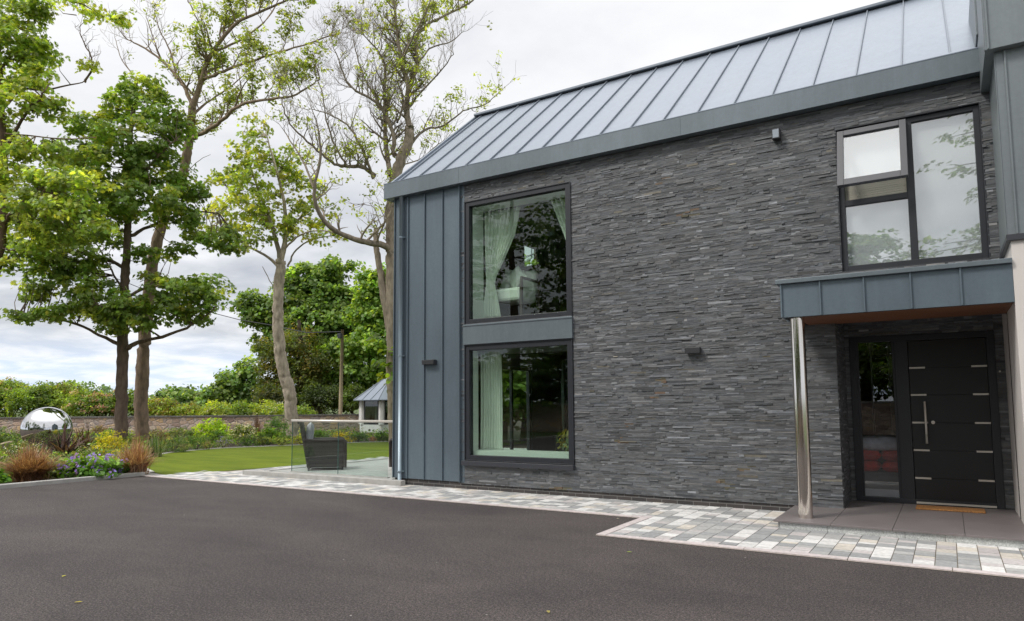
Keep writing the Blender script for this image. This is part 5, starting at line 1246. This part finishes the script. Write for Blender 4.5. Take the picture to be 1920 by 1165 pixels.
# ------------------------------------------------------------------ trees across the drive, seen in glass, steel ball and post
def mirror_tree(name, label, x, y, hgt, rad, base, alt, seed, conifer=False, per=18, z0f=.22):
    T = Tree(25); R0 = random.Random(seed)
    T.mb.tube([(x, y, -.1), (x + .1, y, hgt * .3), (x - .1, y + .1, hgt * .6), (x, y, hgt * .93)], [.34, .26, .16, .04], 9, (.11, .08, .06)); T.skel = [(np.array([x, y, z]), .1) for z in np.linspace(hgt * .15, hgt * .93, 16)]
    C, Nn = [], []
    if conifer:
        for lev in range(13):
            z = hgt * (.14 + .82 * lev / 12); rr = rad * (1 - .78 * lev / 12)
            for b2 in range(6):
                th = R0.random() * 2 * PI; e_ = np.array([x + rr * math.cos(th), y + rr * math.sin(th), z - rr * .12 + .4]); T.mb.tube([(x, y, z), tuple((np.array([x, y, z]) + e_) / 2 + (0, 0, .25)), tuple(e_)], [.06, .04, .01], 5, (.11, .08, .06))
                for k_ in range(9):
                    u = .25 + .75 * k_ / 8; p = np.array([x, y, z]) * (1 - u) + e_ * u + np.array([R0.gauss(0, .35), R0.gauss(0, .35), .12]); C.append(p); Nn.append([math.cos(th), math.sin(th), .3])
    else:
        nb = 15
        for _ in range(nb):
            v = np.array([R0.gauss(0, 1) for _ in range(3)]); v /= np.linalg.norm(v); b0 = np.array([x, y, hgt * .62]) + v * np.array([rad * .62, rad * .62, hgt * .27]); rb = rad * R0.uniform(.28, .45)
            for _ in range(30):
                u = np.array([R0.gauss(0, 1) for _ in range(3)]); u /= np.linalg.norm(u); C.append(b0 + u * rb * R0.uniform(.6, 1)); Nn.append(u)
    C = np.array(C); Nn = np.array(Nn)
    for c in C[::4]: T.connect(c, .015)
    ps_, nr, ix = clump_leaves(C, Nn, per, .5, .07, 1, .4, .4)
    return finish(T, name, label, 'tree', (x, y, 0), [(ps_, nr, rng.uniform(.16, .28, len(ps_)), clump_col(len(C), ix, base, .25, .15, alt, .2), 'spray' if conifer else 'five', 'crown')])
for i, (n_, lab, x, y, h_, rd_, con) in enumerate([
    ('cedar_tree', 'cedar across the drive mirrored in the upper right window', 3.9, -11.0, 20, 5.6, True),
    ('sycamore_tree', 'broad tree across the drive mirrored in the picture windows', -15.5, -16, 13, 5.2, False),
    ('sycamore_tree', 'tall tree beyond the wall mirrored in the steel ball', -42, -17, 12, 4.5, False),
    ('sycamore_tree', 'second broad tree across the drive at the left of the mirrored row', -31.5, -14.5, 14.5, 5.0, False),
    ('sycamore_tree', 'tall high crowned tree across the drive mirrored in the upper picture window', -21, -14.8, 17.5, 5.6, False),
    ('sycamore_tree', 'third broad tree across the drive in the middle of the mirrored row', -9.5, -17.5, 14, 5, False),
    ('sycamore_tree', 'far left tree of the mirrored row across the drive', -37, -9, 13, 5.5, False),
    ('sycamore_tree', 'rounded tree beyond the wall mirrored in the door side glass', -3.5, -18, 9.5, 4.2, False)]):
    mirror_tree(n_, lab, x, y, h_, rd_, (.065, .11, .022) if con else (.07, .13, .02), (.11, .17, .03), 40 + i, con)

for i, (x, y, h_) in enumerate(((-30, -14.8, 5), (-24.5, -14.6, 3.6), (-19, -15, 5.2), (-13, -14.6, 4.8), (-7.5, -15, 5), (-1.5, -14.7, 4.6), (4.5, -15, 5))):
    mirror_tree('hedge_bush', 'one of the rounded bushes of the row across the drive mirrored in the glass', x, y, h_, 4.2, (.09, .15, .025), (.14, .19, .03), 80 + i)['group'] = 'bushes across the drive'
for i, (px, dep, h_) in enumerate(((880, 27, 5), (935, 26, 5.5), (990, 27, 5), (1045, 26, 5))):
    c = P(px, 780, dep); mirror_tree('garden_bush', 'one of the bushes behind the house seen through the picture windows', c[0], c[1], h_, 4, (.13, .21, .03), (.2, .27, .04), 90 + i)['group'] = 'bushes behind the house'
for i, (px, dep, h_) in enumerate(((900, 36, 14), (1010, 33, 13), (830, 44, 15))):
    c = P(px, 780, dep); mirror_tree('sycamore_tree', ['tree behind the house seen through the lower picture window', 'tree behind the house seen through both picture windows', 'tree behind the house corner beyond the garden room'][i], c[0], c[1], h_, 5.5, (.12, .20, .03), (.18, .26, .04), 60 + i)
# a few fallen leaves on the tarmac
lm = 0
for px, py, c in ((147, 1130, (.42, .36, .04)), (120, 1081, (.40, .38, .06)), (1180, 1036, (.30, .40, .05)), (1159, 973, (.4, .38, .3)), (1028, 1148, (.35, .3, .1))):
    g = G(px, py, .006); s = .028
    q = MB(); T_ = Matrix.Translation(Vector(g)) @ Matrix.Rotation(px, 4, 'Z'); q.face([tuple(T_ @ Vector((a * s, b2 * s, .004 + .006 * abs(a)))) for a, b2 in ((0, -1), (.5, -.2), (.3, .6), (0, 1), (-.35, .5), (-.5, -.3))], c)
    o = q.build('fallen_leaf', 'petal')
    tag(o, ['yellow leaf lying on the tarmac nearest the bottom left corner', 'small yellowish leaf on the tarmac above the one nearest the bottom left corner', 'small green leaf on the tarmac in front of the paving corner', 'pale leaf on the tarmac close to the paving notch', 'faded leaf on the tarmac at the bottom centre'][lm], 'leaf'); lm += 1
